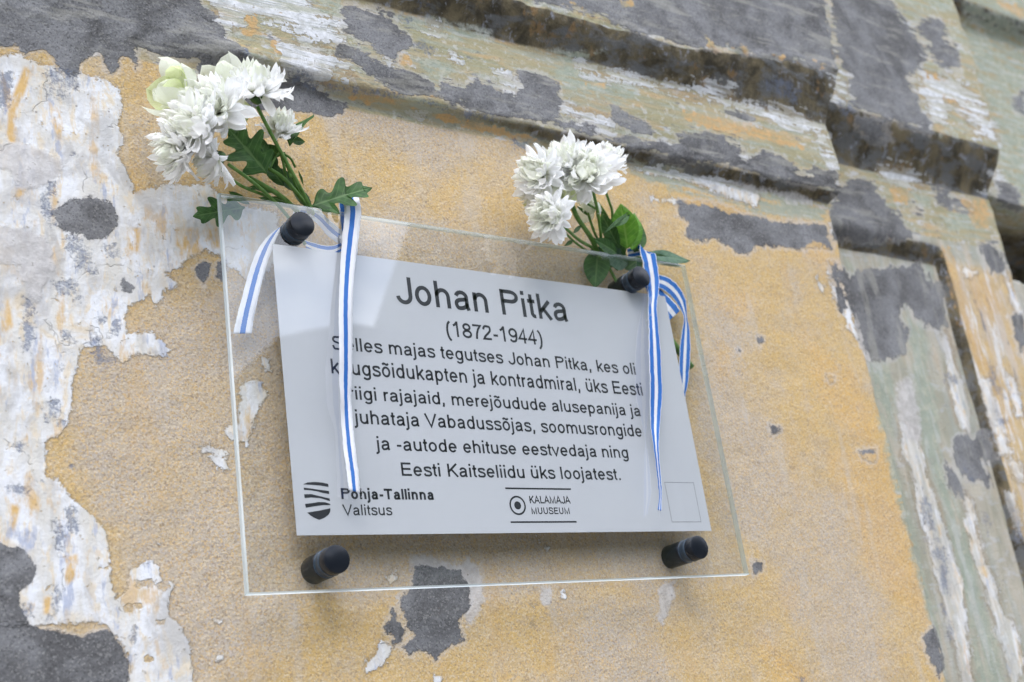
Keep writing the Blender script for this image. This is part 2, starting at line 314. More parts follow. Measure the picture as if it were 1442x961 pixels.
# numpy value noise for real relief
_T = RNG.random((256, 256))
def vnoise(x, z):
    xi = np.floor(x).astype(int); zi = np.floor(z).astype(int); fx = x-xi; fz = z-zi
    fx = fx*fx*(3-2*fx); fz = fz*fz*(3-2*fz)
    g = lambda i, j: _T[i & 255, j & 255]
    return (g(xi,zi)*(1-fx)+g(xi+1,zi)*fx)*(1-fz)+(g(xi,zi+1)*(1-fx)+g(xi+1,zi+1)*fx)*fz-.5
def fbm(x, z, sc, o=4):
    r = 0; a = 1
    for i in range(o): r = r+a*vnoise(x*sc+17.3*i, z*sc+5.1*i); a *= .5; sc *= 2.03
    return r

def plaster_material():
    t = NT('weathered_plaster'); pos = t.pos()
    # edge noise in outline units
    nb = t.noise(pos, 26, 3, .6); nm = t.noise(pos, 95, 4, .65); nf = t.noise(pos, 420, 3, .7)
    e = t.math('MULTIPLY', t.math('SUBTRACT', nb, .5), 22.0)
    e = t.math('ADD', e, t.math('MULTIPLY', t.math('SUBTRACT', nm, .5), 18.0))
    e = t.math('ADD', e, t.math('MULTIPLY', t.math('SUBTRACT', nf, .5), 7.0))
    vs = t.map(pos, (46, 46, 17)); streak = t.noise(vs, 1, 4, .6)
    hs = t.map(pos, (7, 30, 75)); hstreak = t.noise(hs, 1, 5, .62, .3)
    grain = t.noise(pos, 620, 3, .75); grain2 = t.noise(pos, 260, 4, .7); coarse = t.noise(pos, 14, 5, .6)
    cell = t.voro(pos, 330); big = t.noise(pos, 5.2, 4, .55)
    mou = t.attr('mou')
    def mask(a, extra=None, wd=1.4, ns=1.0):
        v = t.math('ADD', t.attr(a), e if ns == 1.0 else t.math('MULTIPLY', e, ns))
        if extra is not None: v = t.math('ADD', v, extra)
        return t.step(v, -wd, wd)
    # sandy render: ochre wash over pinkish-grey sand, every grain its own tone
    wn = t.n('ShaderNodeTexVoronoi'); wn.inputs['Scale'].default_value = 640; t.l(pos, wn.inputs['Vector'])
    sp = t.n('ShaderNodeSeparateColor'); t.l(wn.outputs['Color'], sp.inputs[0]); g1, g2, g3 = sp.outputs
    dun = t.step(t.math('ADD', t.attr('dun'), t.math('MULTIPLY', e, 2.2)), -34, 26)
    mottle = t.math('ADD', t.math('MULTIPLY', big, .45), t.math('MULTIPLY', coarse, .55))
    wash = t.math('SUBTRACT', t.step(mottle, .34, .56), t.math('MULTIPLY', dun, .72), clamp=True)
    c = t.mix(wash, (.46,.385,.295), (.54,.375,.155))
    rich = t.math('MULTIPLY', t.step(t.math('ADD', t.attr('org'), t.math('MULTIPLY', e, 1.8)), -16, 14), .55)
    c = t.mix(rich, c, (.60,.365,.12))
    c = t.mix(t.math('MULTIPLY', t.step(grain2, .47, .62), t.math('ADD', .30, t.math('MULTIPLY', dun, .35))), c, (.45,.40,.365))
    c = t.mix(t.math('MULTIPLY', t.step(g1, .72, .80), .5), c, (.62,.52,.37))
    c = t.mix(t.math('MULTIPLY', t.step(g2, .74, .82), .45), c, (.60,.38,.13))
    c = t.mix(t.math('MULTIPLY', t.step(g3, .82, .92), .5), c, (.27,.20,.14))
    c = t.mix(t.math('MULTIPLY', t.step(grain, .47, .34), .28), c, (.27,.20,.14))
    c = t.mix(t.math('MULTIPLY', t.step(coarse, .56, .74), .5), c, (.44,.385,.33))
    dr = t.noise(t.map(pos, (26,26,3.2), (2,2,6)), 1, 4, .65, .2); dr2 = t.noise(t.map(pos, (34,34,5), (7,3,1)), 1, 4, .65, .3)
    c = t.mix(t.math('MULTIPLY', t.step(dr, .54, .70), .22), c, (.54,.33,.11))
    c = t.mix(t.math('MULTIPLY', t.step(dr2, .54, .68), .36), c, (.50,.45,.39))
    c = t.mix(t.math('MULTIPLY', t.step(t.noise(t.map(pos, (20,20,20), (3,9,1)), 1, 4, .75, .8), .60, .72), .5), c, (.44,.34,.22))
    vv = t.noise(t.map(pos, (50,50,7), (4,4,4)), 1, 5, .7, .3); vw = t.noise(t.map(pos, (60,60,9), (9,1,4)), 1, 5, .7, .3)
    vera = t.attr('ver')
    c = t.mix(t.math('MULTIPLY', vera, t.math('MULTIPLY', t.step(vv, .50, .62), .75)), c, (.52,.44,.37))
    c = t.mix(t.math('MULTIPLY', vera, t.math('MULTIPLY', t.step(vw, .54, .62), .8)), c, (.68,.68,.69))
    c = t.mix(t.math('MULTIPLY', vera, t.math('MULTIPLY', t.step(vw, .40, .33), .8)), c, (.15,.15,.17))
    # old paint on the mouldings: olive, ochre, green and blue-white drawn out along the length
    ver = t.attr('ver')
    st_a = t.math('ADD', t.math('MULTIPLY', hstreak, t.math('SUBTRACT', 1, ver)), t.math('MULTIPLY', t.noise(t.map(pos, (36,36,6)), 1, 5, .62, .3), ver))
    st_b = t.math('ADD', t.math('MULTIPLY', t.noise(hs, 1.7, 4, .6), t.math('SUBTRACT', 1, ver)), t.math('MULTIPLY', t.noise(t.map(pos, (48,48,5), (1,2,3)), 1, 4, .6), ver))
    st_c = t.math('ADD', t.math('MULTIPLY', t.noise(t.map(pos, (9,30,60), (3,1,2)), 1.3, 5, .65), t.math('SUBTRACT', 1, ver)), t.math('MULTIPLY', t.noise(t.map(pos, (40,40,8), (8,2,3)), 1, 5, .65), ver))
    mc = t.mix(t.step(st_a, .35, .65), (.31,.29,.175), (.41,.34,.215))
    mc = t.mix(t.math('MULTIPLY', t.step(st_b, .46, .62), .75), mc, (.32,.345,.285))
    mc = t.mix(t.math('MULTIPLY', t.step(st_c, .53, .68), .7), mc, (.52,.36,.19))
    mc = t.mix(t.math('MULTIPLY', t.step(nm, .54, .66), .55), mc, (.53,.52,.50))
    mc = t.mix(t.math('MULTIPLY', t.step(t.noise(t.map(pos, (14,40,40), (6,5,4)), 1.5, 6, .72), .57, .66), .8), mc, (.50,.51,.53))
    mc = t.mix(t.math('MULTIPLY', t.step(t.noise(t.map(pos, (18,40,60), (2,7,4)), 2.5, 5, .72), .62, .67), .75), mc, (.16,.16,.17))
    mc = t.mix(t.math('MULTIPLY', ver, .55), mc, t.mix(t.step(st_a, .4, .6), (.34,.34,.31), (.46,.45,.42)))
    c = t.mix(t.step(t.math('ADD', mou, t.math('MULTIPLY', e, .010)), .35, .65), c, mc)
    # stained soffits: grime, plus shade under the lips painted into the colour
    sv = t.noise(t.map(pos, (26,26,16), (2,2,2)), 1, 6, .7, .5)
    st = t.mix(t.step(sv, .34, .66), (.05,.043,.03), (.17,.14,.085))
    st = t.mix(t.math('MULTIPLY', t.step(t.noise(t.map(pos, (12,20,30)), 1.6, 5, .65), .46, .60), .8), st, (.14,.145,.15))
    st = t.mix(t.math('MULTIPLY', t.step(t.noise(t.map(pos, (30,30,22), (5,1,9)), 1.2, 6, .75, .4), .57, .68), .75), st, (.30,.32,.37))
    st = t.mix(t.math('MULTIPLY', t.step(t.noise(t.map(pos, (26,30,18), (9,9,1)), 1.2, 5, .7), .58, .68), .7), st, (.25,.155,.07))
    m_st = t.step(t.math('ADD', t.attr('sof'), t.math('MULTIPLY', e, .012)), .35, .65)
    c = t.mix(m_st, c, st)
    # green paint
    g = t.mix(streak, (.25,.29,.225), (.355,.385,.32)); g = t.mix(t.math('MULTIPLY', t.step(nm, .48, .66), .6), g, (.46,.43,.33)); g = t.mix(t.math('MULTIPLY', t.step(st_c, .5, .62), .5), g, (.50,.51,.50))
    m_g = t.math('MULTIPLY', t.math('MULTIPLY', mask('grn', None, 5), .9), t.step(t.math('ADD', t.math('MULTIPLY', st_b, .6), t.math('MULTIPLY', nm, .4)), .40, .50))
    c = t.mix(m_g, c, g)
    # white limewash, dragged, worn to ochre and cream
    m_h = mask('hol')
    wv = t.mix(t.step(streak, .38, .62), (.60,.58,.54), (.70,.71,.735))
    wv = t.mix(t.math('MULTIPLY', t.step(t.noise(vs, 1.9, 5, .7, .4), .50, .64), .8), wv, (.66,.56,.41))
    wv = t.mix(t.math('MULTIPLY', t.step(t.noise(t.map(pos, (40,40,14), (5,3,1)), 1.3, 5, .68), .545, .66), .75), wv, (.58,.40,.20))
    wv = t.mix(t.math('MULTIPLY', t.step(t.noise(t.map(pos, (22,22,12), (1,1,7)), 1.2, 6, .7, .5), .54, .66), .65), wv, (.47,.46,.46))
    wv = t.mix(t.math('MULTIPLY', t.step(t.noise(t.map(pos, (55,55,16), (9,2,4)), 1.1, 5, .7), .575, .67), .75), wv, (.34,.38,.50))
    wv = t.mix(t.math('MULTIPLY', t.step(t.attr('org'), -2, 5), t.step(t.noise(vs, 1.4, 4, .7), .4, .6)), wv, (.60,.40,.17))
    wv = t.mix(t.math('MULTIPLY', t.step(grain2, .42, .3), .35), wv, (.5,.46,.4))
    brk = t.math('MULTIPLY', t.math('MULTIPLY', t.math('SUBTRACT', t.math('MULTIPLY', t.math('ADD', st_c, nm), .5), .50), 150), t.math('MULTIPLY', t.step(mou, .3, .6), t.math('SUBTRACT', 1, t.math('MULTIPLY', ver, .7))))
    wv = t.mix(t.math('MULTIPLY', t.step(t.noise(t.map(pos, (13,13,8), (7,1,3)), 1.2, 6, .72, .7), .53, .66), .7), wv, (.42,.41,.40))
    wv = t.mix(t.math('MULTIPLY', t.step(t.noise(t.map(pos, (16,16,9), (2,8,3)), 1.2, 6, .72, .7), .56, .68), .7), wv, (.60,.49,.33))
    wpos = t.n('ShaderNodeVectorMath'); wpos.operation = 'MULTIPLY_ADD'; t.l(t.noise(pos, 30, 3, .6, 0, True), wpos.inputs[0]); wpos.inputs[1].default_value = (.05,.05,.05); t.l(pos, wpos.inputs[2])
    crk = t.math('MULTIPLY', t.step(t.voro(wpos.outputs[0], 13, 'DISTANCE_TO_EDGE'), .012, .003), t.step(nb, .54, .60))
    wv = t.mix(t.math('MULTIPLY', crk, .32), wv, (.22,.20,.18))
    m_w = t.math('MULTIPLY', mask('wht', t.math('SUBTRACT', t.math('MULTIPLY', t.math('SUBTRACT', grain2, .5), 14), brk), 1.8), t.math('SUBTRACT', 1, m_h))
    m_w2 = t.math('MULTIPLY', m_w, t.math('SUBTRACT', 1, t.math('MULTIPLY', t.step(t.math('ADD', t.math('MULTIPLY', nm, .6), t.math('MULTIPLY', nf, .4)), .6, .66), .8)))
    m_w2 = t.math('MULTIPLY', m_w2, t.math('SUBTRACT', 1, t.math('MULTIPLY', t.math('MULTIPLY', t.step(mou, .3, .6), t.step(st_b, .42, .58)), .55)))
    wvm = t.mix(t.step(nm, .35, .65), (.47,.48,.48), (.68,.69,.72)); wvm = t.mix(t.math('MULTIPLY', t.step(st_b, .5, .6), .6), wvm, (.50,.45,.34))
    wv = t.mix(t.math('MULTIPLY', t.step(mou, .3, .6), t.math('SUBTRACT', 1, ver)), wv, wvm)
    rimw = t.math('MULTIPLY', t.math('MULTIPLY', t.step(t.math('ADD', t.attr('wht'), e), -4.5, -1.2), t.math('SUBTRACT', 1, m_w)), t.math('SUBTRACT', 1, m_h))  # edge shadow line round the white painted into the colour, with gathered dirt
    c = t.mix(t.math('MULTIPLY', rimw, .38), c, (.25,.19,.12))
    c = t.mix(m_w2, c, wv)
    # ochre specks lifted on cement or mouldings
    m_o = t.math('MULTIPLY', mask('org', -1.5), t.math('SUBTRACT', 1, t.math('MULTIPLY', m_w, 1.0)))
    c = t.mix(t.math('MULTIPLY', t.math('MULTIPLY', m_o, t.math('MULTIPLY', t.step(mou, .3, .6), t.math('ADD', .25, t.math('MULTIPLY', t.step(t.math('ADD', t.math('MULTIPLY', st_b, .5), t.math('MULTIPLY', nm, .5)), .44, .56), .75)))), .85), c, t.mix(grain2, (.40,.24,.09), (.66,.42,.18)))
    # pale skim
    m_p = t.math('MULTIPLY', mask('pal', None, 3.5), .8)
    c = t.mix(m_p, c, t.mix(t.step(nm, .35, .65), (.42,.40,.39), (.56,.54,.53)))
    # cement render
    cc = t.mix(t.step(t.math('ADD', t.math('MULTIPLY', big, .4), t.math('MULTIPLY', t.noise(pos, 17, 6, .65, .6), .6)), .38, .60), (.100,.098,.100), (.215,.216,.224))
    cc = t.mix(t.math('MULTIPLY', t.step(t.noise(t.map(pos, (9,9,22), (4,4,1)), 1.4, 6, .7, .8), .57, .72), .35), cc, (.30,.30,.31))
    cc = t.mix(t.math('MULTIPLY', t.step(grain2, .56, .7), .35), cc, (.31,.31,.32)); cc = t.mix(t.math('MULTIPLY', t.step(grain, .46, .34), .6), cc, (.07,.07,.073)); cc = t.mix(t.math('MULTIPLY', t.step(g1, .80, .90), .4), cc, (.30,.295,.285)); cc = t.mix(t.math('MULTIPLY', t.step(g2, .84, .92), .5), cc, (.06,.06,.06))
    m_c0 = mask('cem', t.math('MULTIPLY', t.math('MULTIPLY', t.math('SUBTRACT', st_c, .5), 46), t.step(mou, .3, .6))); m_c = t.math('MULTIPLY', m_c0, t.math('SUBTRACT', 1, t.math('MULTIPLY', m_o, .9)))
    c = t.mix(m_c, c, cc)
    c = t.mix(t.math('MULTIPLY', t.math('MULTIPLY', m_c, mou), t.math('MULTIPLY', t.step(st_c, .52, .66), .42)), c, t.mix(nm, (.33,.32,.27), (.43,.42,.38)))
    # pale rim round the cement where it was feathered out
    rim = t.math('MULTIPLY', t.step(t.math('ADD', t.attr('cem'), e), -7, -1.5), t.math('SUBTRACT', 1, m_c0))
    c = t.mix(t.math('MULTIPLY', rim, .38), c, (.52,.50,.49))
    # black and blue-black remains
    m_d = t.math('MULTIPLY', mask('drk', t.math('MULTIPLY', t.math('SUBTRACT', grain2, .5), 30), 4), t.step(t.math('ADD', t.math('MULTIPLY', nf, .3), t.math('ADD', t.math('MULTIPLY', nm, .3), t.math('MULTIPLY', streak, .4))), .41, .56))
    c = t.mix(t.math('MULTIPLY', m_d, .74), c, t.mix(nm, (.06,.065,.08), (.20,.24,.34)))
    # pits and specks all over
    c = t.mix(t.math('MULTIPLY', t.step(t.voro(pos, 85), .13, .06), t.math('MULTIPLY', t.step(nb, .5, .6), .6)), c, (.12,.10,.09))
    # relief
    h = t.math('MULTIPLY', grain2, .28); h = t.math('ADD', h, t.math('MULTIPLY', grain, .42)); h = t.math('ADD', h, t.math('MULTIPLY', cell, .30))
    rough_amt = t.math('SUBTRACT', 1.15, t.math('MULTIPLY', m_c0, .30)); rough_amt = t.math('SUBTRACT', rough_amt, t.math('MULTIPLY', m_w2, .75))
    h = t.math('MULTIPLY', h, rough_amt)
    h = t.math('ADD', h, t.math('MULTIPLY', m_w2, 1.0)); h = t.math('ADD', h, t.math('MULTIPLY', m_c0, .8)); h = t.math('ADD', h, t.math('MULTIPLY', m_p, .3))
    h = t.math('SUBTRACT', h, t.math('MULTIPLY', t.math('MULTIPLY', crk, m_w2), .4)); h = t.math('SUBTRACT', h, t.math('MULTIPLY', m_d, .35)); h = t.math('ADD', h, t.math('MULTIPLY', nm, .7))
    b = t.bump(h, .0016, .9)
    p = t.principled(Base_Color=c, Roughness=.9); p.inputs['Specular IOR Level'].default_value = .25
    t.l(b, p.inputs['Normal'])
    return t.m
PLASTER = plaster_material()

# ---------------------------------------------------------------- the facade
def sstep(v, a, b): u = np.clip((v-a)/(b-a), 0, 1); return u*u*(3-2*u)
facade = thing('plastered_facade', (.6, 0, 0), 'old building wall with peeling ochre, white and green paint, grey cement patches and moulded cornice', 'wall')
def grid_mesh(name, X, Y, Z, mou, sof, rows=None, parent=facade, ver=0.0):
    n, m = X.shape
    if rows: X, Y, Z, mou, sof = [a[rows[0]:rows[1]+1] for a in (X, Y, Z, mou, sof)]; n = X.shape[0]
    V = np.stack([X, Y, Z], -1).reshape(-1, 3)
    i = np.arange((n-1)*(m-1)); r = i//(m-1); c = i % (m-1); a = r*m+c
    Fc = np.stack([a, a+1, a+m+1, a+m], 1)
    me = bpy.data.meshes.new(name)
    me.vertices.add(len(V)); me.vertices.foreach_set('co', V.ravel())
    me.loops.add(Fc.size); me.loops.foreach_set('vertex_index', Fc.ravel().astype(np.int32))
    me.polygons.add(len(Fc)); me.polygons.foreach_set('loop_start', (np.arange(len(Fc))*4).astype(np.int32))
    me.polygons.foreach_set('use_smooth', np.ones(len(Fc), bool)); me.update(calc_edges=True)
    px = PROJ(V)
    for k, pl in LAY.items():
        at = me.attributes.new(k, 'FLOAT', 'POINT'); at.data.foreach_set('value', poly_field(px, pl).astype(np.float32))
    for k, arr in (('mou', mou), ('sof', sof)):
        at = me.attributes.new(k, 'FLOAT', 'POINT'); at.data.foreach_set('value', arr.ravel().astype(np.float32))
    at = me.attributes.new('ver', 'FLOAT', 'POINT'); at.data.foreach_set('value', np.full(len(V), ver, np.float32))
    me.materials.append(PLASTER)
    return link(name, me, parent)
def spaced(*segs):
    out = []
    for a, b, s in segs: out.append(np.arange(a, b-1e-9, s))
    out.append([segs[-1][1]]); return np.concatenate(out)
Zc = CAMZ
# block A : projecting pilaster that carries the plaque
XA = 1.3745
xs = spaced((-1.4, -.14, .03), (-.14, 1.10, .0021), (1.10, XA, .0034))
zs = spaced((-1.65+.0, -.16, .05), (-.16, .62, .0021), (.62, .94, .0017), (.94, 1.12, .003), (1.12, 2.4, .08)) + Zc
Xg, Zg = np.meshgrid(xs, zs); Zl = Zg-Zc
wv = fbm(Xg, Zg*.2, 9, 3)*.006                          # lips are not ruler-straight
lipU = .884 + (.930-.884)*sstep(Xg, 1.08, 1.40) + wv*1.2
def profile(z, lu, wob):
    z = z-wob
    y = np.zeros_like(z)
    y = np.where(z > .711, -.0172*sstep(z, .711, .732), 0)
    y = np.where(z > .732, -.0172-.0030*np.sin(np.clip((z-.732)/.1, 0, 1)*3.1416), y)
    y = np.where(z > .832, -.0172-(.0455-.0172)*sstep(z, .832, lu+.002), y)
    y = np.where(z > lu, -.0455-.01*np.clip((z-lu)/.5, 0, 1), y)
    return y
prof = profile(Zl, lipU, wv)
cove = -.05*sstep(Zl, .60, .98)**1.1                     # far left: mouldings lost under a smooth cement cove
f = sstep(Xg, .36, .50)
Yg = prof*f+cove*(1-f)
Yg += -.004*sstep(Xg, .40, .46)*(1-sstep(Xg, .50, .62))*np.exp(-((Zl-.735)/.012)**2)
ridge = fbm(Xg, Zg, 55, 3)*.0035*np.exp(-((Zl-.735)/.012)**2)+fbm(Xg, Zg, 40, 4)*.006*np.exp(-((Zl-lipU)/.02)**2)
relief = fbm(Xg, Zg, 6, 3)*.0035+fbm(Xg, Zg, 45, 4)*.0011
Yg = Yg+ridge+relief
prot = np.clip(-prof, 0, 1)
Xd = Xg + prot*sstep(Xg, XA-.10, XA) + fbm(Zg*1.0, Zg*0+3, 30, 4)*.006*sstep(Xg, XA-.03, XA)
mouA = sstep(Zl, .700, .715)
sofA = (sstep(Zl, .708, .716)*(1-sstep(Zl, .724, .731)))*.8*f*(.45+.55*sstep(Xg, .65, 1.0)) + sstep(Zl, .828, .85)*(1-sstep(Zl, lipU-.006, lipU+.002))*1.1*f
# side return (faces right)
def add_return(X, Y, Z, mou, sof, yback, n=8, rnd=.004):
    xe = X[:, -1:]; ye = Y[:, -1:]
    tt = np.linspace(0, 1, n+1)[1:][None]
    Xr = xe+rnd*np.minimum(1, tt*6)*0+rnd*.3; Yr = ye+(yback-ye)*tt; Xr = np.repeat(xe+rnd*.3, n, 1)
    rep = lambda a: np.concatenate([a, np.repeat(a[:, -1:], n, 1)], 1)
    return np.concatenate([X, Xr], 1), np.concatenate([Y, Yr], 1), rep(Z), rep(mou), rep(sof)
A = add_return(Xd, Yg, Zg, mouA, sofA, .13)
r1 = int(np.searchsorted(zs-Zc, .709)); r2 = int(np.searchsorted(zs-Zc, .835)); nz = len(zs)-1
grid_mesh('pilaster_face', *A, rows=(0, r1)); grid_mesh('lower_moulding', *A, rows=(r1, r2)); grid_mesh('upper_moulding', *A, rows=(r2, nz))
# block B : set-back part with its own cornice and a sunk panel
yB, yBf, yBp = .06, .015, .08
zlipB = P(1300, 178, yBf).z-Zc; zinB = P(1237, 247, yB).z-Zc
xBw = P(1391, 277, yB).x; xBf = P(1410, 214, yBf).x
ztop = P(1240, 325, yB).z-Zc; ztop2 = P(1240, 365, yBp).z-Zc
xj = P(1361, 464, yB).x; xj2 = P(1331, 437, yBp).x
xs = spaced((1.33, xBw, .0045)); zs = spaced((-1.65, -.3, .08), (-.3, ztop2-.02, .006), (ztop2-.02, zlipB+.03, .0035), (zlipB+.03, 1.45, .006), (1.45, 2.4, .08))+Zc
Xg, Zg = np.meshgrid(xs, zs); Zl = Zg-Zc; wob = fbm(Xg, Zg*.2, 8, 3)*.007
y = np.full_like(Xg, yB)
op = (1-sstep(Zl+wob, ztop2, ztop))*(1-sstep(Xg+wob*.7, xj2, xj)); y += (yBp-yB)*op
cr = sstep(Zl+wob, zinB, zlipB); y = y-(yB-yBf)*cr
pB = (yB-y)*(cr > 0)
y += fbm(Xg, Zg, 7, 3)*.004+fbm(Xg, Zg, 40, 4)*.0015
Xd = Xg+(xBf-xBw)*cr*sstep(Xg, xBw-.12, xBw)+fbm(Zg, Zg*0+9, 20, 4)*.010*sstep(Xg, xBw-.05, xBw)
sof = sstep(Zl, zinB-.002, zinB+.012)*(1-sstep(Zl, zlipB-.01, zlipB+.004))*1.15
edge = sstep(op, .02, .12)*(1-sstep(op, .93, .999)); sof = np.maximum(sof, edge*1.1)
mou = np.maximum(np.maximum(sstep(Zl, zinB-.22, zinB-.08)*.8, .95*sstep(op, .2, .8)), .42)
B = add_return(Xd, y, Zg, mou, sof, .30)
r1 = int(np.searchsorted(zs-Zc, zinB-.003)); r0 = int(np.searchsorted(zs-Zc, ztop+.004)); nz = len(zs)-1
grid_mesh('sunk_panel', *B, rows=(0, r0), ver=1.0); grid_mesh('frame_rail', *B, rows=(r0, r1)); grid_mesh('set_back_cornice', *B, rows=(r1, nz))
# block C : farther set back, green painted, with a dark recess under it
yC, yCf, yCb = .12, .085, .30
zl1 = P(1415, 17, yCf).z-Zc; zi1 = P(1400, 54, yC).z-Zc; zb = P(1420, 285, yC).z-Zc; zd = P(1436, 392, yC).z-Zc
xs = spaced((xBw-.06, xBw+1.2, .008), (xBw+1.2, 6, .2)); zs = spaced((-1.65, .3, .1), (.3, zl1+.1, .005), (zl1+.1, 2.4, .1))+Zc
Xg, Zg = np.meshgrid(xs, zs); Zl = Zg-Zc; wob = fbm(Xg, Zg*.2, 8, 3)*.008
y = np.full_like(Xg, yC); c1 = sstep(Zl+wob, zi1, zl1); y -= (yC-yCf)*c1
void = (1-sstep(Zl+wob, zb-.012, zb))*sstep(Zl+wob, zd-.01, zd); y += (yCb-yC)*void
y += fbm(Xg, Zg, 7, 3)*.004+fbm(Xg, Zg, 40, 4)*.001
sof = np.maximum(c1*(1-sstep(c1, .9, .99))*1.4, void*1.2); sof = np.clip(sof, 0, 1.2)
mou = np.full_like(Xg, .8)
r1 = int(np.searchsorted(zs-Zc, zb-.02)); nz = len(zs)-1
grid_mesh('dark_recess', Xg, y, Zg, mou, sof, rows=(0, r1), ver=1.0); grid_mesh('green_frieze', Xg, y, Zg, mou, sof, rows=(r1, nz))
# pavement below and street side
def asphalt():
    t = NT('paving'); n = t.noise(t.pos(), 60, 4, .7); c = t.mix(n, (.13,.13,.125), (.24,.235,.225))
    p = t.principled(Base_Color=c, Roughness=.9); return t.m
me = mesh('pavement', [(-400,-800,0),(400,-800,0),(400,.4,0),(-400,.4,0)], [(0,1,2,3)], asphalt(), False)
tag(link('pavement', me), 'grey pavement in front of the wall', None, None, 'structure')

def added_tree_line():  # added unseen trees: skyline shaped to cut the sky reflection in the glass
    xs_ = np.linspace(-60, 90, 180); rows = 14; V = []; Fc = []
    for i, x in enumerate(xs_):
        top = (8.0 if x < 9.5 else 8.0+3.9*min(1, (x-9.5)/2.2))+2.2*fbm(np.array([x]), np.array([0.]), .35, 5)[0]
        for j in range(rows):
            v = j/(rows-1); dd = fbm(np.array([x]), np.array([v*9.]), .45, 4)[0]
            V.append((x+dd*.8, -19+2.6*math.cos(v*math.pi*.5)*-1+dd*2.5+3*v, top*v))
    for i in range(len(xs_)-1):
        for j in range(rows-1): a = i*rows+j; Fc.append((a, a+1, a+rows+1, a+rows))
    return V, Fc
V, Fc = added_tree_line()
tag(link('added_tree_line', mesh('added_tree_line', V, Fc, simple('far_foliage', (.035,.05,.022), .9, 0, .5))), 'dark trees added out of view, skyline shaped for the reflection in the plaque', 'trees', None, 'stuff')
# ---------------------------------------------------------------- plaque
YF, YB = -.036, -.028        # glass front and back faces
WASH = simple('clear_washer', (.045,.07,.10), .2, 0, 0)
BLACK = NT('black_anodised')
_n = BLACK.noise(BLACK.obj(), 40, 3); _p = BLACK.principled(Base_Color=BLACK.mix(_n, (.006,.008,.012), (.014,.017,.024)), Roughness=.24); _p.inputs['Specular IOR Level'].default_value = .28
BLACK = BLACK.m
CORE = simple('dark_core', (.02,.035,.055), .3)
def glass_face():
    t = NT('clear_glass'); tr = t.n('ShaderNodeBsdfTransparent'); tr.inputs[0].default_value = (.985,.99,.99,1)
    gl = t.n('ShaderNodeBsdfGlossy'); gl.inputs['Roughness'].default_value = .01; gl.inputs[0].default_value = (1,1,1,1)
    b = t.bump(t.noise(t.pos(), 5, 2), .0008, .15); t.l(b, gl.inputs['Normal'])
    fr = t.n('ShaderNodeFresnel'); fr.inputs[0].default_value = 1.5
    m = t.n('ShaderNodeMixShader'); t.pos(); t.l(t.math('MULTIPLY', t.math('MULTIPLY', fr.outputs[0], 1.9, clamp=True), t.math('SUBTRACT', 1, t.geo.outputs['Backfacing'])), m.inputs[0]); t.l(tr.outputs[0], m.inputs[1]); t.l(gl.outputs[0], m.inputs[2])
    t.l(m.outputs[0], t.out.inputs[0]); return t.m
def glass_back():
    t = NT('clear_glass_back'); tr = t.n('ShaderNodeBsdfTransparent'); tr.inputs[0].default_value = (.995,.997,.997,1); t.l(tr.outputs[0], t.out.inputs[0]); return t.m
def glass_edge():
    t = NT('polished_glass_edge'); tr = t.n('ShaderNodeBsdfTransparent'); tr.inputs[0].default_value = (.70,.82,.84,1)
    d = t.n('ShaderNodeBsdfDiffuse'); d.inputs[0].default_value = (.85,.93,.95,1); tl = t.n('ShaderNodeBsdfTranslucent'); tl.inputs[0].default_value = (.86,.95,.99,1)
    gl = t.n('ShaderNodeBsdfGlossy'); gl.inputs['Roughness'].default_value = .12
    m1 = t.n('ShaderNodeMixShader'); m1.inputs[0].default_value = .8; t.l(d.outputs[0], m1.inputs[1]); t.l(tl.outputs[0], m1.inputs[2])
    m2 = t.n('ShaderNodeMixShader'); m2.inputs[0].default_value = .15; t.l(m1.outputs[0], m2.inputs[1]); t.l(gl.outputs[0], m2.inputs[2])
    m3 = t.n('ShaderNodeMixShader'); t.l(t.step(t.noise(t.map(t.pos(), (9,9,9)), 1, 3), .35, .65), m3.inputs[0])
    t.l(m2.outputs[0], m3.inputs[2]); 
    m4 = t.n('ShaderNodeMixShader'); m4.inputs[0].default_value = .75; t.l(tr.outputs[0], m4.inputs[1]); t.l(m2.outputs[0], m4.inputs[2]); t.l(m4.outputs[0], m3.inputs[1])
    t.pos(); m5 = t.n('ShaderNodeMixShader'); t.l(t.math('MULTIPLY', t.geo.outputs['Backfacing'], .72), m5.inputs[0]); t.l(m3.outputs[0], m5.inputs[1]); t.l(tr.outputs[0], m5.inputs[2])
    t.l(m5.outputs[0], t.out.inputs[0]); return t.m
tl, brc = P(309, 271, YF), P(1056, 809, YF)
x0, x1, z1, z0 = tl.x, brc.x, (P(309,271,YF).z+P(966,373,YF).z)/2, (P(349,837,YF).z+P(1056,809,YF).z)/2
plaque = thing('memorial_plaque', ((x0+x1)/2, YB, z0), 'clear glass memorial plaque with frosted text sheet, held off the ochre wall by black studs', 'plaque')
ch = .0013
def box(x0,x1,y0,y1,z0,z1): 
    V = [(x,y,z) for x in (x0,x1) for y in (y0,y1) for z in (z0,z1)]
    return V, [(0,1,3,2),(4,6,7,5),(0,4,5,1),(2,3,7,6),(0,2,6,4),(1,5,7,3)]
# pane with chamfered arrises
V = []; 
for (y, d) in ((YF, ch), (YF+ch, 0), (YB-ch, 0), (YB, ch)):
    V += [(x0+d, y, z0+d), (x1-d, y, z0+d), (x1-d, y, z1-d), (x0+d, y, z1-d)]
Fc = [(0,1,2,3)]; fm = [0]
for k in range(3):
    for i in range(4): a = k*4+i; b = k*4+(i+1) % 4; Fc.append((a, a+4, b+4, b)); fm.append(1)
Fc.append((15,14,13,12)); fm.append(2)
pane = link('glass_pane', mesh('glass_pane', V, Fc, [glass_face(), glass_edge(), glass_back()], False, fm), plaque)
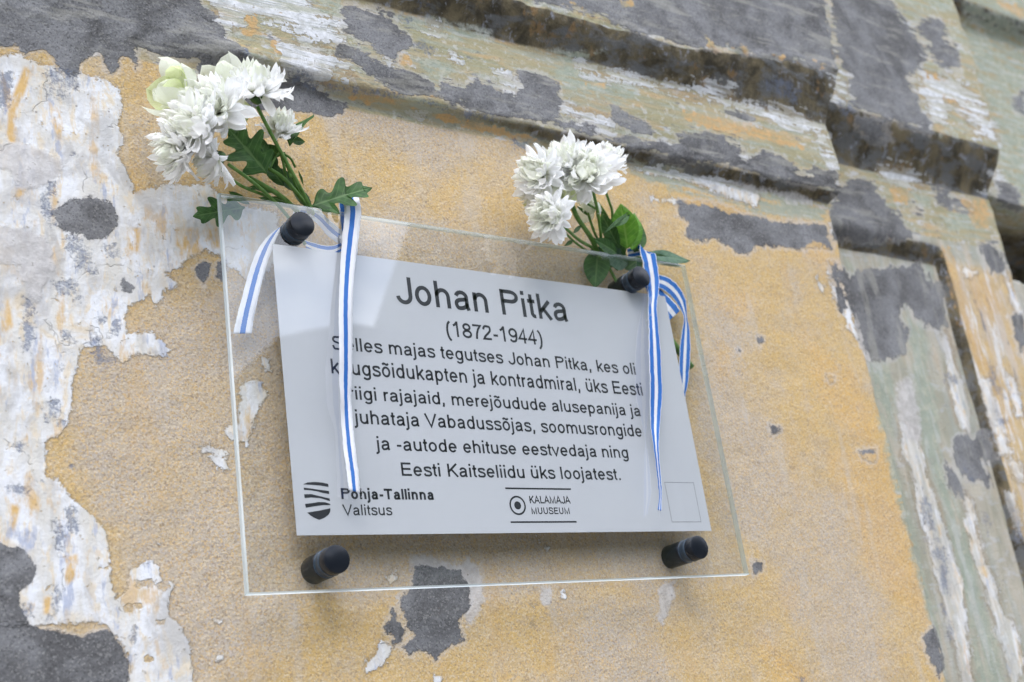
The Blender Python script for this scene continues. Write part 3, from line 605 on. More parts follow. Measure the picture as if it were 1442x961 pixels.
# frosted sheet on the back of the glass
YS = -.0270
def film():
    t = NT('frosted_sheet'); n = t.noise(t.pos(), 7, 3); c = t.mix(n, (.50,.515,.545), (.56,.575,.60))
    d = t.n('ShaderNodeBsdfDiffuse'); t.l(c, d.inputs[0]); tr = t.n('ShaderNodeBsdfTranslucent'); t.l(c, tr.inputs[0])
    m = t.n('ShaderNodeMixShader'); m.inputs[0].default_value = .12; t.l(d.outputs[0], m.inputs[1]); t.l(tr.outputs[0], m.inputs[2]); t.l(m.outputs[0], t.out.inputs[0]); return t.m
fx0 = P(385,346,YS).x*.4+P(417,754,YS).x*.6; fx1 = (P(939,416,YS).x+P(999,748,YS).x)/2; fz1 = (P(385,346,YS).z+P(939,416,YS).z)/2; fz0 = (P(417,754,YS).z+P(999,748,YS).z)/2
V, Fc = box(fx0, fx1, YS, YS+.0004, fz0, fz1)
sheet = link('frosted_sheet', mesh('frosted_sheet', V, Fc, film(), False), plaque)
INK = simple('black_print', (.008,.010,.016), .5)
YI = YS-.00012
def flat(name, polys, parent=sheet):
    V, Fc = [], []
    for pl in polys:
        b = len(V); V += [tuple(p) for p in pl]; Fc.append(tuple(range(b, len(V))))
    me = mesh(name, V, Fc, INK, False)
    o = link(name, me, parent); return o
def inv_parent(o, parent):
    o.parent = parent; o.matrix_parent_inverse = Matrix.Identity(4)
# lettering: a plain grotesque drawn with strokes; units of the capital height
def arc(cx, cy, rx, ry, a0, a1, n=12):
    return [(cx+rx*math.cos(math.radians(a0+(a1-a0)*i/n)), cy+ry*math.sin(math.radians(a0+(a1-a0)*i/n))) for i in range(n+1)]
def crv(*p): return [tuple(q) for q in catmull(p, 6)]
def catmull(pts, n):
    pts = [np.array(p, float) for p in pts]; pts = [2*pts[0]-pts[1]]+pts+[2*pts[-1]-pts[-2]]; out = []
    for i in range(1, len(pts)-2):
        for k in range(n):
            t = k/n; a, b, c, d = pts[i-1:i+3]
            out.append(.5*((2*b)+(c-a)*t+(2*a-5*b+4*c-d)*t*t+(3*b-a-3*c+d)*t**3))
    out.append(pts[-2]); return np.array(out)
def glyph(ch, s):
    h = s/2; X = .735; L0 = .085+h; R0_ = .69-h; m = (L0+R0_)/2; rw = (R0_-L0)/2; o = .012
    bowl = arc(m, X/2, rw+.02, X/2-h+o, 0, 360, 28)
    dot = lambda x, y=.955: [(x, y-h*1.15), (x, y+h*.95)]
    arch = lambda xa, xb, y0=0: arc((xa+xb)/2, X-h+o-.235, (xb-xa)/2, .235, 180, 0, 14)+[(xb, y0)]
    G = {
     ' ': (.388, []), 'i': (.31, [[(.155,0),(.155,X)], dot(.155)]), 'l': (.31, [[(.155,0),(.155,1)]]),
     'j': (.31, [arc(-.02, -.10, .175, .145, -95, 0, 6)+[(.155,X)], dot(.155)]),
     'o': (.777, [bowl]), 'p': (.777, [[(L0,-.28),(L0,X)], bowl]), 'b': (.777, [[(L0,0),(L0,1)], bowl]), 'd': (.777, [bowl, [(R0_,0),(R0_,1)]]),
     'n': (.777, [[(L0,0),(L0,X)], arch(L0, R0_)]), 'h': (.777, [[(L0,0),(L0,1)], arch(L0, R0_)]),
     'm': (1.163, [[(L0,0),(L0,X)], arch(L0, .5815), arch(.5815, 1.163-L0)]),
     'u': (.777, [[(R0_,0),(R0_,X)], [(L0,X)]+arc(m, h-o+.235, rw, .235, 180, 360, 14)]),
     'r': (.465, [[(L0,0),(L0,X)], arc(L0+.20, X-h-.22, .20, .22, 180, 70, 8)]),
     'g': (.777, [bowl, [(R0_,X),(R0_,-.06)]+arc(m, -.06, rw, .19-h*.3, 0, -160, 12)]),
     'e': (.777, [[(L0-.02, X*.51),(R0_+.02,X*.51)]+arc(m, X/2, rw+.02, X/2-h+o, 6, 325, 26)]),
     'a': (.777, [arc(m-.01, X-h-.19, rw-.01, .19+o, 165, 20, 8)+[(R0_-.03,.50),(R0_-.03,.16),(R0_+.02,0)], crv((R0_-.03,.44),(.50,.405),(.30,.375),(L0+.02,.31),(L0-.01,.20),(L0+.04,.09),(.27,h-o),(.42,.085),(R0_-.06,.17),(R0_-.03,.28))]),
     's': (.698, [crv((.60,.53),(.56,.63),(.46,X-h+o),(.33,X-h+o),(.18,.64),(.155,.54),(.22,.45),(.36,.395),(.52,.34),(.60,.25),(.585,.13),(.47,h-o),(.33,h-o),(.18,.08),(.115,.215))]),
     't': (.388, [[(.19,.93),(.19,.18)]+arc(.31, .18, .12, .18-h+.01, 180, 285, 6), [(.04,X-h),(.36,X-h)]]),
     'k': (.698, [[(L0,0),(L0,1)], [(.62,X),(L0+.02,.27)], [(.30,.44),(.64,0)]]), 'v': (.698, [[(.06,X),(.349,.03),(.638,X)]]),
     'J': (.698, [[(.58,1),(.58,.30)]+arc(.335, .30, .245, .31-h+.02, 0, -172, 14)]), 'P': (.93, [[(L0+.02,0),(L0+.02,1)], [(L0,1-h),(.55,1-h)]+arc(.55, .735, .26, .265-h, 90, -90, 12)+[(L0,.47+h)]]),
     'S': (.93, [crv((.80,.70),(.75,.85),(.62,1-h+o),(.46,1-h+o),(.25,.92),(.165,.75),(.24,.61),(.45,.53),(.68,.45),(.81,.30),(.76,.12),(.60,h-o),(.45,h-o),(.22,.09),(.115,.32))]),
     'E': (.93, [[(.86,h),(.11+h,h),(.11+h,1-h),(.84,1-h)], [(.12,.52),(.80,.52)]]), 'V': (.93, [[(.05,1),(.465,.03),(.88,1)]]),
     'K': (.93, [[(.11+h,0),(.11+h,1)], [(.83,1),(.13,.33)], [(.39,.58),(.87,0)]]), 'A': (.93, [[(.05,0),(.465,.97),(.88,0)], [(.20,.34),(.73,.34)]]),
     'L': (.777, [[(.10+h,1),(.10+h,h),(.74,h)]]), 'M': (1.163, [[(.10+h,0),(.10+h,.93),(.5815,.06),(1.063-h,.93),(1.063-h,0)]]),
     'U': (1.008, [[(.11+h,1),(.11+h,.36)]+arc(.504, .36, .394-h, .37-h, 180, 360, 14)+[(.898-h,1)]]), 'T': (.853, [[(.03,1-h),(.82,1-h)], [(.426,0),(.426,1)]]),
     '1': (.777, [[(.15,.76),(.30,.83),(.43,.985),(.45,.985),(.45,0)]]), '7': (.777, [[(.07,1-h),(.66,1-h),(.48,.68),(.36,.38),(.30,0)]]),
     '2': (.777, [crv((.11,.70),(.16,.86),(.27,1-h+.01),(.42,1-h+.01),(.58,.90),(.62,.74),(.56,.58),(.38,.40),(.20,.24),(.10,h))+[(.68,h)]]),
     '4': (.777, [[(.70,.24+h),(.07,.24+h),(.50,.98),(.50,0)]]), '9': (.777, [arc(.38, .67, .27, .33-h, 0, 360, 24), [(.65,.66)]+crv((.65,.60),(.63,.34),(.55,.14),(.42,h),(.26,h+.01),(.13,.20))]),
     '8': (.777, [arc(.388, .745, .235, .265-h, 0, 360, 20), arc(.388, .275, .285, .29-h, 0, 360, 22)]),
     '(': (.465, [crv((.38,1.02),(.22,.78),(.155,.37),(.22,-.04),(.38,-.28))]), ')': (.465, [crv((.085,1.02),(.245,.78),(.31,.37),(.245,-.04),(.085,-.28))]),
     '-': (.465, [[(.06,.36),(.405,.36)]]), '.': (.388, [[(.19,0),(.19,s*1.1)]]), ',': (.388, [[(.19,s*1.1),(.19,0),(.14,-.17)]]),
    }
    if ch == 'õ': return (.777, [bowl, crv((.17,.85),(.23,.93),(.30,.94),(.38,.90),(.46,.865),(.53,.875),(.60,.96))])
    if ch == 'ü': return (.777, G['u'][1]+[dot(.25), dot(.53)])
    return G[ch]
def text_mesh(txt, s):
    V, Fc = [], []; x = 0
    for ch in txt:
        adv, paths = glyph(ch, s)
        for p in paths:
            p = [np.array(q[:2], float) for q in p]; closed = np.linalg.norm(p[0]-p[-1]) < 1e-6 and len(p) > 4
            if closed: p = p[:-1]
            n = len(p); b = len(V)
            for i in range(n):
                a_, c_ = (p[i-1], p[(i+1) % n]) if closed else (p[max(i-1, 0)], p[min(i+1, n-1)])
                d1 = p[i]-a_; d2 = c_-p[i]
                if np.linalg.norm(d1) < 1e-9: d1 = d2
                if np.linalg.norm(d2) < 1e-9: d2 = d1
                d1 = d1/np.linalg.norm(d1); d2 = d2/np.linalg.norm(d2); t = d1+d2; t = t/max(1e-6, np.linalg.norm(t))
                nn = np.array([-t[1], t[0]]); k = min(1.9, 1/max(.3, abs(nn @ np.array([-d1[1], d1[0]]))))
                for sg in (1, -1):
                    q = p[i]+nn*sg*s/2*k; V.append((x+q[0], q[1]))
            for i in range(n if closed else n-1):
                j = (i+1) % n; Fc.append((b+2*i, b+2*i+1, b+2*j+1, b+2*j))
        x += adv
    return np.array(V), Fc
def text_line(s, pl, pr, cap, name='text_line', bold=0.0, label=None):
    """pl, pr: where the ink starts and ends on the baseline; cap: two points at cap top and baseline"""
    co, Fc = text_mesh(s, .156+bold)
    a, b = P(*pl, YI), P(*pr, YI); H = P(*cap[0], YI).z-P(*cap[1], YI).z
    xa, xb = co[:,0].min(), co[:,0].max(); s1 = (b.x-a.x)/(xb-xa); base = (a.z+b.z)/2
    V = [(a.x+(x-xa)*s1, YI, base+y*H) for x, y in co]
    o = link(name, mesh(name, V, Fc, INK, False), sheet)
    if label: o['label'] = label
    return o
bodycap = ((566.6,650.8),(567.6,669.7))
text_line('Johan Pitka', (559,427), (800.6,453), ((704.5,406.5),(707.7,442.4)), bold=-.005, label='name heading in large black letters')
text_line('(1872-1944)', (629.5,473), (765,487), ((638.6,454),(642.5,475)), bold=-.005)
text_line('Selles majas tegutses Johan Pitka, kes oli', (468,491), (896,529), ((469,472),(470,491)), bold=-.005)
text_line('kaugsõidukapten ja kontradmiral, üks Eesti', (467,525), (906,558.4), ((866,538),(868,556)), bold=-.005)
text_line('riigi rajajaid, merejõudude alusepanija ja', (492,562), (903,587), bodycap, bold=-.005)
text_line('juhataja Vabadussõjas, soomusrongide', (499,595.5), (905,616.6), ((601,582),(603,601)), bold=-.005)
text_line('ja -autode ehituse eestvedaja ning', (529.4,632), (886,647), bodycap, bold=-.005)
text_line('Eesti Kaitseliidu üks loojatest.', (566,669.7), (874.6,677), bodycap, bold=-.005)
text_line('Põhja-Tallinna', (481,702.5), (611.6,704.6), ((481,687),(482,702.5)), bold=.05, label='bold black lettering beside the shield')
text_line('Valitsus', (483,725.8), (553,726), ((481,710.5),(483,725.8)), bold=-.015)
text_line('KALAMAJA', (746,708.5), (804,710), ((746.5,698.5),(748,709)), bold=.015)
text_line('MUUSEUM', (749,723.5), (803,725), ((749,714.5),(750,724)), bold=.015)
def ring(cx, cy, rx, ry, t):
    c = P(cx, cy, YI); R = abs(P(cx+rx, cy, YI).x-P(cx-rx, cy, YI).x)/2; n = 40; V=[]; Fc=[]
    for i in range(n):
        a = 2*math.pi*i/n
        V += [(c.x+R*math.cos(a), YI, c.z+R*math.sin(a)), (c.x+(R-t)*math.cos(a), YI, c.z+(R-t)*math.sin(a))]
        Fc.append((2*i, 2*i+1, (2*i+3) % (2*n), (2*i+2) % (2*n)))
    r = R*.42; b = len(V)
    V += [(c.x+r*math.cos(2*math.pi*i/24), YI, c.z+r*math.sin(2*math.pi*i/24)) for i in range(24)]; Fc.append(tuple(range(b, b+24)))
    return link('ring_logo', mesh('ring_logo', V, Fc, INK, False), sheet)
ring(729, 712, 11.4, 13, .0019)
def bar(pa, pb, th):
    a, b = P(*pa, YI), P(*pb, YI); z = (a.z+b.z)/2
    return link('rule_line', mesh('rule_line', [(a.x,YI,z-th/2),(b.x,YI,z-th/2),(b.x,YI,z+th/2),(a.x,YI,z+th/2)], [(0,1,2,3)], INK, False), sheet)
bar((711.6,688.2), (804,688.8), .0017); bar((719,735.2), (812,735.4), .0017)
cr = lambda *p: [P(380+x/4.24, 640+y/4.24, YI) for x, y in p]
flat('shield_emblem', [cr((198,180),(225,168),(270,165),(315,169),(348,177),(351,195),(300,187),(250,183)), cr((202,199),(245,204),(290,211),(330,216),(353,219),(355,238),(320,232),(280,221),(240,215),(204,213)),
  cr((205,238),(250,238),(300,250),(357,264),(359,280),(340,274),(300,262),(250,258),(208,262)), cr((210,296),(250,292),(290,285),(330,286),(360,296),(361,303),(320,304),(270,310),(215,320)),
  cr((223,348),(290,337),(362,322),(360,345),(350,362),(325,380),(295,392),(262,378),(238,362))])
def frame_line():
    q = [P(936,680,YI), P(976,679,YI), P(988,735,YI), P(946,736,YI)]; xa, xb = (q[0].x+q[3].x)/2, (q[1].x+q[2].x)/2; za, zb = (q[2].z+q[3].z)/2, (q[0].z+q[1].z)/2; t = .0004
    V = [(xa,YI,za),(xb,YI,za),(xb,YI,zb),(xa,YI,zb),(xa+t,YI,za+t),(xb-t,YI,za+t),(xb-t,YI,zb-t),(xa+t,YI,zb-t)]
    return link('square_outline', mesh('square_outline', V, [(i,(i+1)%4,(i+1)%4+4,i+4) for i in range(4)], INK, False), sheet)
frame_line()
# standoff studs
def lathe(profile, n=48, axis='y'):   # profile: (y, r)
    V, Fc = [], []
    for (y, r) in profile:
        for i in range(n): a = 2*math.pi*i/n; V.append((r*math.cos(a), y, r*math.sin(a)))
    for k in range(len(profile)-1):
        for i in range(n): a = k*n+i; b = k*n+(i+1) % n; Fc.append((a, b, b+n, a+n))
    return V, Fc
def cyl(name, y0, y1, r, mat, parent, loc, cv=.0007, hollow=False):
    prof = [(y0, 0.0001), (y0, r-cv), (y0-cv*.35*(1 if y0 > y1 else -1)*1, r-cv*.35), (y0+(cv if y1 > y0 else -cv), r), (y1-(cv if y1 > y0 else -cv), r), (y1, r-cv), (y1, .0001)]
    prof = [(y0, .0001), (y0, r-cv), (y0+.3*cv*(1 if y1 > y0 else -1), r-.3*cv), (y0+cv*(1 if y1 > y0 else -1), r), (y1-cv*(1 if y1 > y0 else -1), r), (y1-.3*cv*(1 if y1 > y0 else -1), r-.3*cv), (y1, r-cv), (y1, .0001)]
    V, Fc = lathe(prof); me = mesh(name, V, Fc, mat, True)
    me.polygons.foreach_set('use_smooth', [True]*len(Fc))
    o = bpy.data.objects.new(name, me); COL.objects.link(o); o.parent = parent; o.location = loc
    mod = o.modifiers.new('es', 'EDGE_SPLIT'); mod.split_angle = math.radians(35); return o
R0 = .0128; Yw = -.032
first = None
for (px, py) in ((416,325), (891,397), (463,793), (971,775.5)):
    c = P(px, py, Yw); par = Vector(plaque.location); loc = Vector((c.x, 0, c.z))
    st = bpy.data.objects.new('standoff', None); COL.objects.link(st); st.parent = plaque; st.location = loc-par; st.empty_display_size = .01
    if first is None:
        ps = [cyl('barrel', .004, YB+.0008, R0, BLACK, st, (0,0,0)), cyl('washer', YB+.0008, YB, R0+.0002, WASH, st, (0,0,0), .0003), cyl('core', YB, YF, R0-.0005, CORE, st, (0,0,0), .0003),
              cyl('washer', YF, YF-.0012, R0+.0003, WASH, st, (0,0,0), .0003), cyl('cap', YF-.0012, YF-.0125, R0, BLACK, st, (0,0,0), .0009)]
        first = ps
    else:
        for p in first:
            q = p.copy(); COL.objects.link(q); q.parent = st; q.location = (0,0,0)

# ---------------------------------------------------------------- ribbons
def cloth(name, col):
    t = NT(name); wv = t.n('ShaderNodeTexWave'); wv.inputs['Scale'].default_value = 900; t.l(t.pos(), wv.inputs[0]); wv.bands_direction = 'Z'
    d = t.n('ShaderNodeBsdfDiffuse'); d.inputs[0].default_value = (*col, 1); tr = t.n('ShaderNodeBsdfTranslucent'); tr.inputs[0].default_value = (*col, 1)
    b = t.bump(wv.outputs[1], .0002, .5); t.l(b, d.inputs['Normal'])
    gl = t.n('ShaderNodeBsdfGlossy'); gl.inputs['Roughness'].default_value = .45; gl.inputs[0].default_value = (.9,.9,.9,1); t.l(b, gl.inputs['Normal'])
    m = t.n('ShaderNodeMixShader'); m.inputs[0].default_value = .22; t.l(d.outputs[0], m.inputs[1]); t.l(tr.outputs[0], m.inputs[2])
    m2 = t.n('ShaderNodeMixShader'); m2.inputs[0].default_value = .05; t.l(m.outputs[0], m2.inputs[1]); t.l(gl.outputs[0], m2.inputs[2]); t.l(m2.outputs[0], t.out.inputs[0]); return t.m
RB, RW = cloth('ribbon_blue', (.004,.155,.56)), cloth('ribbon_white', (.84,.85,.88))
def catmull(pts, n):
    pts = [np.array(p, float) for p in pts]; pts = [2*pts[0]-pts[1]]+pts+[2*pts[-1]-pts[-2]]; out = []
    for i in range(1, len(pts)-2):
        for k in range(n):
            t = k/n; a, b, c, d = pts[i-1:i+3]
            out.append(.5*((2*b)+(c-a)*t+(2*a-5*b+4*c-d)*t*t+(3*b-a-3*c+d)*t**3))
    out.append(pts[-2]); return np.array(out)
def ribbon(name, pts, cols, cuts, parent, th=.00035, n=10, label=None):
    """pts: (left px, left py, left depth, right px, right py, right depth) - the two edges of the band"""
    C = catmull(pts, n); rows = []
    for r in C:
        a = P(r[0], r[1], r[2]); b = P(r[3], r[4], r[5]); k = len(rows)
        wob = fbm(np.array([k*.37+pts[0][0]]), np.array([3.3]), 1.0, 3)[0]
        ds = Vector((0, wob*.0016, 0)); a = a+ds+Vector((RNG.uniform(-1, 1)*.00018, 0, 0)); b = b-ds*.6+Vector((RNG.uniform(-1, 1)*.00018, 0, 0))
        rows.append([a.lerp(b, c) for c in cuts])
    m = len(cuts); V = []; 
    for i, r in enumerate(rows):
        for j, v in enumerate(r):
            V.append(tuple(v))
    Fc = []; fm = []
    for i in range(len(rows)-1):
        for j in range(m-1):
            a = i*m+j; Fc.append((a, a+m, a+m+1, a+1)); fm.append(cols[j])
    me = mesh(name, V, Fc, [RB, RW], True, fm)
    o = bpy.data.objects.new(name, me); COL.objects.link(o); o.parent = parent; o.matrix_parent_inverse = Matrix.Translation(-Vector(parent.location))
    mod = o.modifiers.new('thick', 'SOLIDIFY'); mod.thickness = th; mod.offset = 0
    if label: o['label'] = label
    return o
def hw(pts, y, tw=0.0):  # (cx, cy, width, tilt dy, [depth]) -> edges, spanned across
    out = []
    for p in pts:
        cx, cy, wd = p[:3]; dx, dy = p[3] if len(p) > 3 else (1, .12); d = p[4] if len(p) > 4 else y; t = p[5] if len(p) > 5 else tw
        l = math.hypot(dx, dy); out.append((cx-dx/l*wd/2, cy-dy/l*wd/2, d+t/2, cx+dx/l*wd/2, cy+dy/l*wd/2, d-t/2))
    return out
WBW = ([1,0,1], [0,.34,.64,1])
WBWn = ([1,1,0,0,1,1], [0,.17,.34,.49,.64,.82,1])
BWB = ([1,0,0,1,1,0,0,1], [0,.05,.2,.37,.5,.64,.8,.96,1])
YR = YF-.004
rb1 = thing('ribbon', tuple(P(450, 320, -.03)), 'white ribbon with one blue stripe knotted beside the upper left stud of the plaque', 'ribbon')
ribbon('tail', hw([(494,277,22,(1,.1),-.024), (495,284,24,(1,.1),YR+.002), (497,300,24,(1,.1),YR-.002,.002), (494,330,23,(1,.1),YR-.003,.004), (490,370,21,(1,.12),YR-.004,.005), (487,420,20,(1,.12),YR-.006,.004), (487,470,19,(1,.12),YR-.006,-.004),
   (487,520,18.5,(1,.12),YR-.007,-.007), (487,560,16,(1,.1),YR-.006,-.006), (489,600,17,(1,.1),YR-.005,.004), (493,640,18,(1,.1),YR-.006,.005), (497,668,17,(1,.1),YR-.007,.002), (499,692,16,(1,.25),YR-.008)], YR), *WBWn, rb1, label='long hanging tail of white ribbon')
ribbon('tail', hw([(412,316,10,(.7,-.7),-.012), (398,318,13,(.75,-.5),-.020), (384,332,18,(.9,-.3),-.024), (371,356,21,(1,0),-.026), (361,385,22,(1,.05),-.025,.004), (352,420,23,(1,.06),-.024,.004), (346,445,24,(1,.06),-.023), (341.5,470,26,(1,0),-.022)], YR), *WBWn, rb1, label='short tail of white ribbon seen through the glass')
ribbon('loop', hw([(408,330,16,(.2,1),-.016),(415,306,16,(.2,1),-.012),(430,298,15,(.3,1),-.018),(448,306,16,(-.5,1),-.024),(468,326,18,(-.6,1),-.022),(488,340,16,(-.4,1),-.022)], YR), *WBWn, rb1)
ribbon('loop', hw([(430,345,14,(.2,1),-.012),(448,352,16,(.1,1),-.018),(468,354,16,(-.1,1),-.022),(488,344,14,(-.2,1),-.022)], YR), *BWB, rb1)
ribbon('loop', hw([(490,276,30,(1,.1),-.022),(491,290,28,(1,.1),-.023),(490,310,22,(1,.1),-.024),(490,330,17,(1,.1),-.022),(490,346,13,(1,.1),-.021)], YR), *BWB, rb1)
ribbon('knot', hw([(483,326,14,(1,-.5),-.018),(487,334,20,(1,-.2),-.0268),(492,344,22,(1,0),-.0272),(494,354,20,(1,.2),-.0268),(497,362,12,(1,.4),-.018)], YR), *WBWn, rb1)
rb2 = thing('ribbon', tuple(P(910, 400, -.03)), 'blue ribbon with white centre stripe looped over the top right of the glass plaque', 'ribbon')
ribbon('tail', hw([(884,357,13,(.15,1),-.020), (897,354,14,(.1,1),-.026), (906,352,18,(.6,.8),YR+.001), (912,357,21,(1,.05),YR), (916,375,20,(1,.05),YR-.002), (919,395,19,(1,.05),YR-.003,.004), (920,415,14,(1,.02),YR-.004,.006), (919,432,12,(1,.02),YR-.005,.006), (920,455,13,(1,.05),YR-.006),
   (922,490,16,(1,.1),YR-.007,-.003), (923,520,17,(1,.12),YR-.007,-.004), (924,550,17.5,(1,.12),YR-.007,-.003), (923,580,16,(1,.1),YR-.006,.003), (923,610,11,(1,.08),YR-.005,.006), (925,640,7,(1,.06),YR-.005,.008), (928,670,5.5,(1,.06),YR-.006,.009), (930,695,4.5,(1,.06),YR-.007,.009), (929,719,5,(1,.3),YR-.008,.006)], YR), *BWB, rb2, label='long twisted tail of blue ribbon')
ribbon('loop', hw([(905,398,14,(-.1,1),-.014),(922,396,18,(-.1,1),-.022), (936,399,19,(-.35,1),-.026), (949,409,18,(-.7,.8),-.025), (958,422,14,(-1,.6),-.024), (963,436,8,(-1,.3),-.023), (965,446,4,(-1,.15),-.023,.004), (966,458,8,(-1,-.02),-.023,.004), (965,485,14,(-1,-.08),-.024),(964,510,15,(-1,-.08),-.024), (963,535,12,(-1,-.06),-.023), (962,556,7,(-1,-.05),-.022), (962,568,3,(-1,0),-.022)], YR), *BWB, rb2)
ribbon('tail', hw([(908,396,12,(-.3,1),-.014),(918,408,17,(-.55,.85),-.020), (930,421,21,(-.7,.75),-.024), (942,435,23,(-.72,.72),-.025), (950,445,22,(-.75,.7),-.024)], YR), *BWB, rb2)
ribbon('knot', hw([(898,388,14,(.4,1),-.010),(908,397,20,(.2,1),-.0262),(917,402,20,(0,1),-.0268),(924,402,12,(0,1),-.02)], YR), *BWB, rb2)

def thread(parent, pts):
    C = catmull([tuple(P(*p)) for p in pts], 6); V = []; Fc = []; r = .00016
    for c in C: V += [(c[0]+r, c[1], c[2]), (c[0]-r, c[1]-r, c[2]), (c[0]-r, c[1]+r, c[2]+r)]
    for i in range(len(C)-1):
        for k in range(3): Fc.append((i*3+k, i*3+(k+1) % 3, i*3+3+(k+1) % 3, i*3+3+k))
    o = bpy.data.objects.new('loose_thread', mesh('loose_thread', V, Fc, RW)); COL.objects.link(o); o.parent = parent; o.matrix_parent_inverse = Matrix.Translation(-Vector(parent.location))
thread(rb2, [(917,418,YR-.004),(914,430,YR-.006),(912,436,YR-.003),(906,433,YR-.002)]); thread(rb2, [(916,424,YR-.004),(918,440,YR-.007),(914,446,YR-.004),(911,452,YR-.002)])
thread(rb2, [(929,716,YR-.008),(928,724,YR-.006),(930,728,YR-.004)]); thread(rb1, [(507,688,YR-.007),(511,696,YR-.006),(509,701,YR-.005)])
# ---------------------------------------------------------------- bouquets
def petal_mat(name, c0, c1, tr=.35, base=None):
    t = NT(name); n = t.noise(t.obj(), 60, 2); n2 = t.noise(t.map(t.obj(), (40, 3, 3)), 4, 3)
    c = t.mix(t.step(n2, .3, .7), c0, c1)
    if base:
        sx = t.n('ShaderNodeSeparateXYZ'); t.l(t.obj(), sx.inputs[0]); c = t.mix(t.math('MULTIPLY', t.step(sx.outputs[1], .5, .05), .75), c, base)
    d = t.n('ShaderNodeBsdfDiffuse'); t.l(c, d.inputs[0]); x = t.n('ShaderNodeBsdfTranslucent'); t.l(c, x.inputs[0])
    m = t.n('ShaderNodeMixShader'); m.inputs[0].default_value = tr; t.l(d.outputs[0], m.inputs[1]); t.l(x.outputs[0], m.inputs[2]); t.l(m.outputs[0], t.out.inputs[0]); return t.m
PW = petal_mat('petal_white', (.95,.95,.95), (.99,.99,.985), .58, (.90,.93,.68)); PWI = petal_mat('petal_heart', (.93,.95,.84), (.98,.98,.95), .58); PG = petal_mat('petal_green_white', (.86,.89,.74), (.94,.95,.88), .5); PY = petal_mat('petal_lime', (.72,.80,.42), (.86,.90,.66), .5)
def leaf_mat(name, a, b, rough=.42, vein=None):
    t = NT(name); n = t.noise(t.obj(), 130, 4); ob = t.obj()
    c = t.mix(t.step(n, .3, .7), a, b)
    if vein:
        au = t.attr('lu'); v1 = t.step(au, .11, .03)
        ph = t.math('FRACT', t.math('MULTIPLY', t.math('SUBTRACT', t.attr('lt'), t.math('MULTIPLY', au, .16)), 8.0))
        v2 = t.math('MULTIPLY', t.step(t.math('ABSOLUTE', t.math('SUBTRACT', ph, .5)), .10, .02), .6)
        vn = t.math('MAXIMUM', v1, v2); c = t.mix(t.math('MULTIPLY', vn, .55), c, vein)
    p = t.n('ShaderNodeBsdfPrincipled'); t.l(c, p.inputs['Base Color']); p.inputs['Roughness'].default_value = rough; p.inputs['Specular IOR Level'].default_value = .3
    x = t.n('ShaderNodeBsdfTranslucent'); t.put(x.inputs[0], t.mix(.5, c, (.15,.35,.03)))
    m = t.n('ShaderNodeMixShader'); m.inputs[0].default_value = .18; t.l(p.outputs[0], m.inputs[1]); t.l(x.outputs[0], m.inputs[2]); t.l(m.outputs[0], t.out.inputs[0]); return t.m
LD = leaf_mat('leaf_dark', (.020,.062,.018), (.052,.135,.034), .5, (.16,.27,.10)); LB = leaf_mat('leaf_bright', (.07,.20,.018), (.13,.32,.03), .42, (.28,.45,.10)); LG = leaf_mat('leaf_greyish', (.05,.11,.07), (.10,.18,.11), .5, (.20,.29,.20)); ST = leaf_mat('stem_green', (.09,.20,.035), (.17,.31,.08)); CA = leaf_mat('calyx', (.04,.09,.03), (.10,.19,.06))
def petal_mesh(name, mat, wide, cup, curl, tip=.12, nl=9, nw=4, twist=0.0, wav=0.0, seed=0):
    rr = random.Random(seed); V = []; ph = rr.random()*6
    for i in range(nl+1):
        t = i/nl; w = wide*max(0, math.sin(math.pi*(.06+.94*t)**(1.15+tip)))**.62*1.0
        ang = curl*t*t; y = t*math.cos(ang*.5); z = math.sin(ang)*t*.6
        for j in range(nw+1):
            u = j/nw*2-1; zz = z+cup*wide*u*u*(1 if t > .1 else .4)+wav*math.sin(ph+t*9+u*2)*abs(u)+twist*u*t*wide
            V.append((u*w/2, y, zz-.04*wide*math.cos(u*9)))
    Fc = [(i*(nw+1)+j, i*(nw+1)+j+1, (i+1)*(nw+1)+j+1, (i+1)*(nw+1)+j) for i in range(nl) for j in range(nw)]
    return mesh(name, V, Fc, mat)
PETS = [petal_mesh('petal', PW, w, c, k, tp, twist=tw, wav=.02, seed=i) for i, (w, c, k, tp, tw) in enumerate([(.29,.24,.5,.25,.05),(.32,.30,.8,.1,-.1),(.25,.35,.2,.4,.12),(.30,.20,-.3,.3,-.05),(.33,.28,1.0,.2,.08)])]
ROSE = [petal_mesh('petal', PG, w, .28, k, .0, 8, 6, 0, .05, seed=40+i) for i, (w, k) in enumerate([(.85,.9),(.95,.5),(.75,1.3)])]
ROSEY = [petal_mesh('petal', PY, w, .28, k, .1, 8, 6, 0, .05, seed=50+i) for i, (w, k) in enumerate([(.85,.5),(.95,.2)])]
LIME = simple('lime_centre', (.42,.58,.06), .7, 0, .3)
def basis(n, spin=0.0):   # local z = n
    n = Vector(n).normalized(); q = n.to_track_quat('Z', 'Y'); return q.to_matrix().to_4x4() @ Matrix.Rotation(spin, 4, 'Z')
def wdir(dx, dy, dd):      # direction: right/down as seen in the photograph, dd towards the viewer
    c = Vector((dx, -dy, dd)); return Vector((RC.T @ np.array(c)).tolist())
def joined(name, items, mats, parent, kind=None):   # items: (mesh, matrix)
    V, Fc = [], []
    for me, M in items:
        b = len(V); V += [tuple(M @ v.co) for v in me.vertices]; Fc += [tuple(b+i for i in p.vertices) for p in me.polygons]
    me = mesh(name, V, Fc, mats); o = bpy.data.objects.new(name, me); COL.objects.link(o); o.parent = parent
    if kind: o['kind'] = kind
    return o
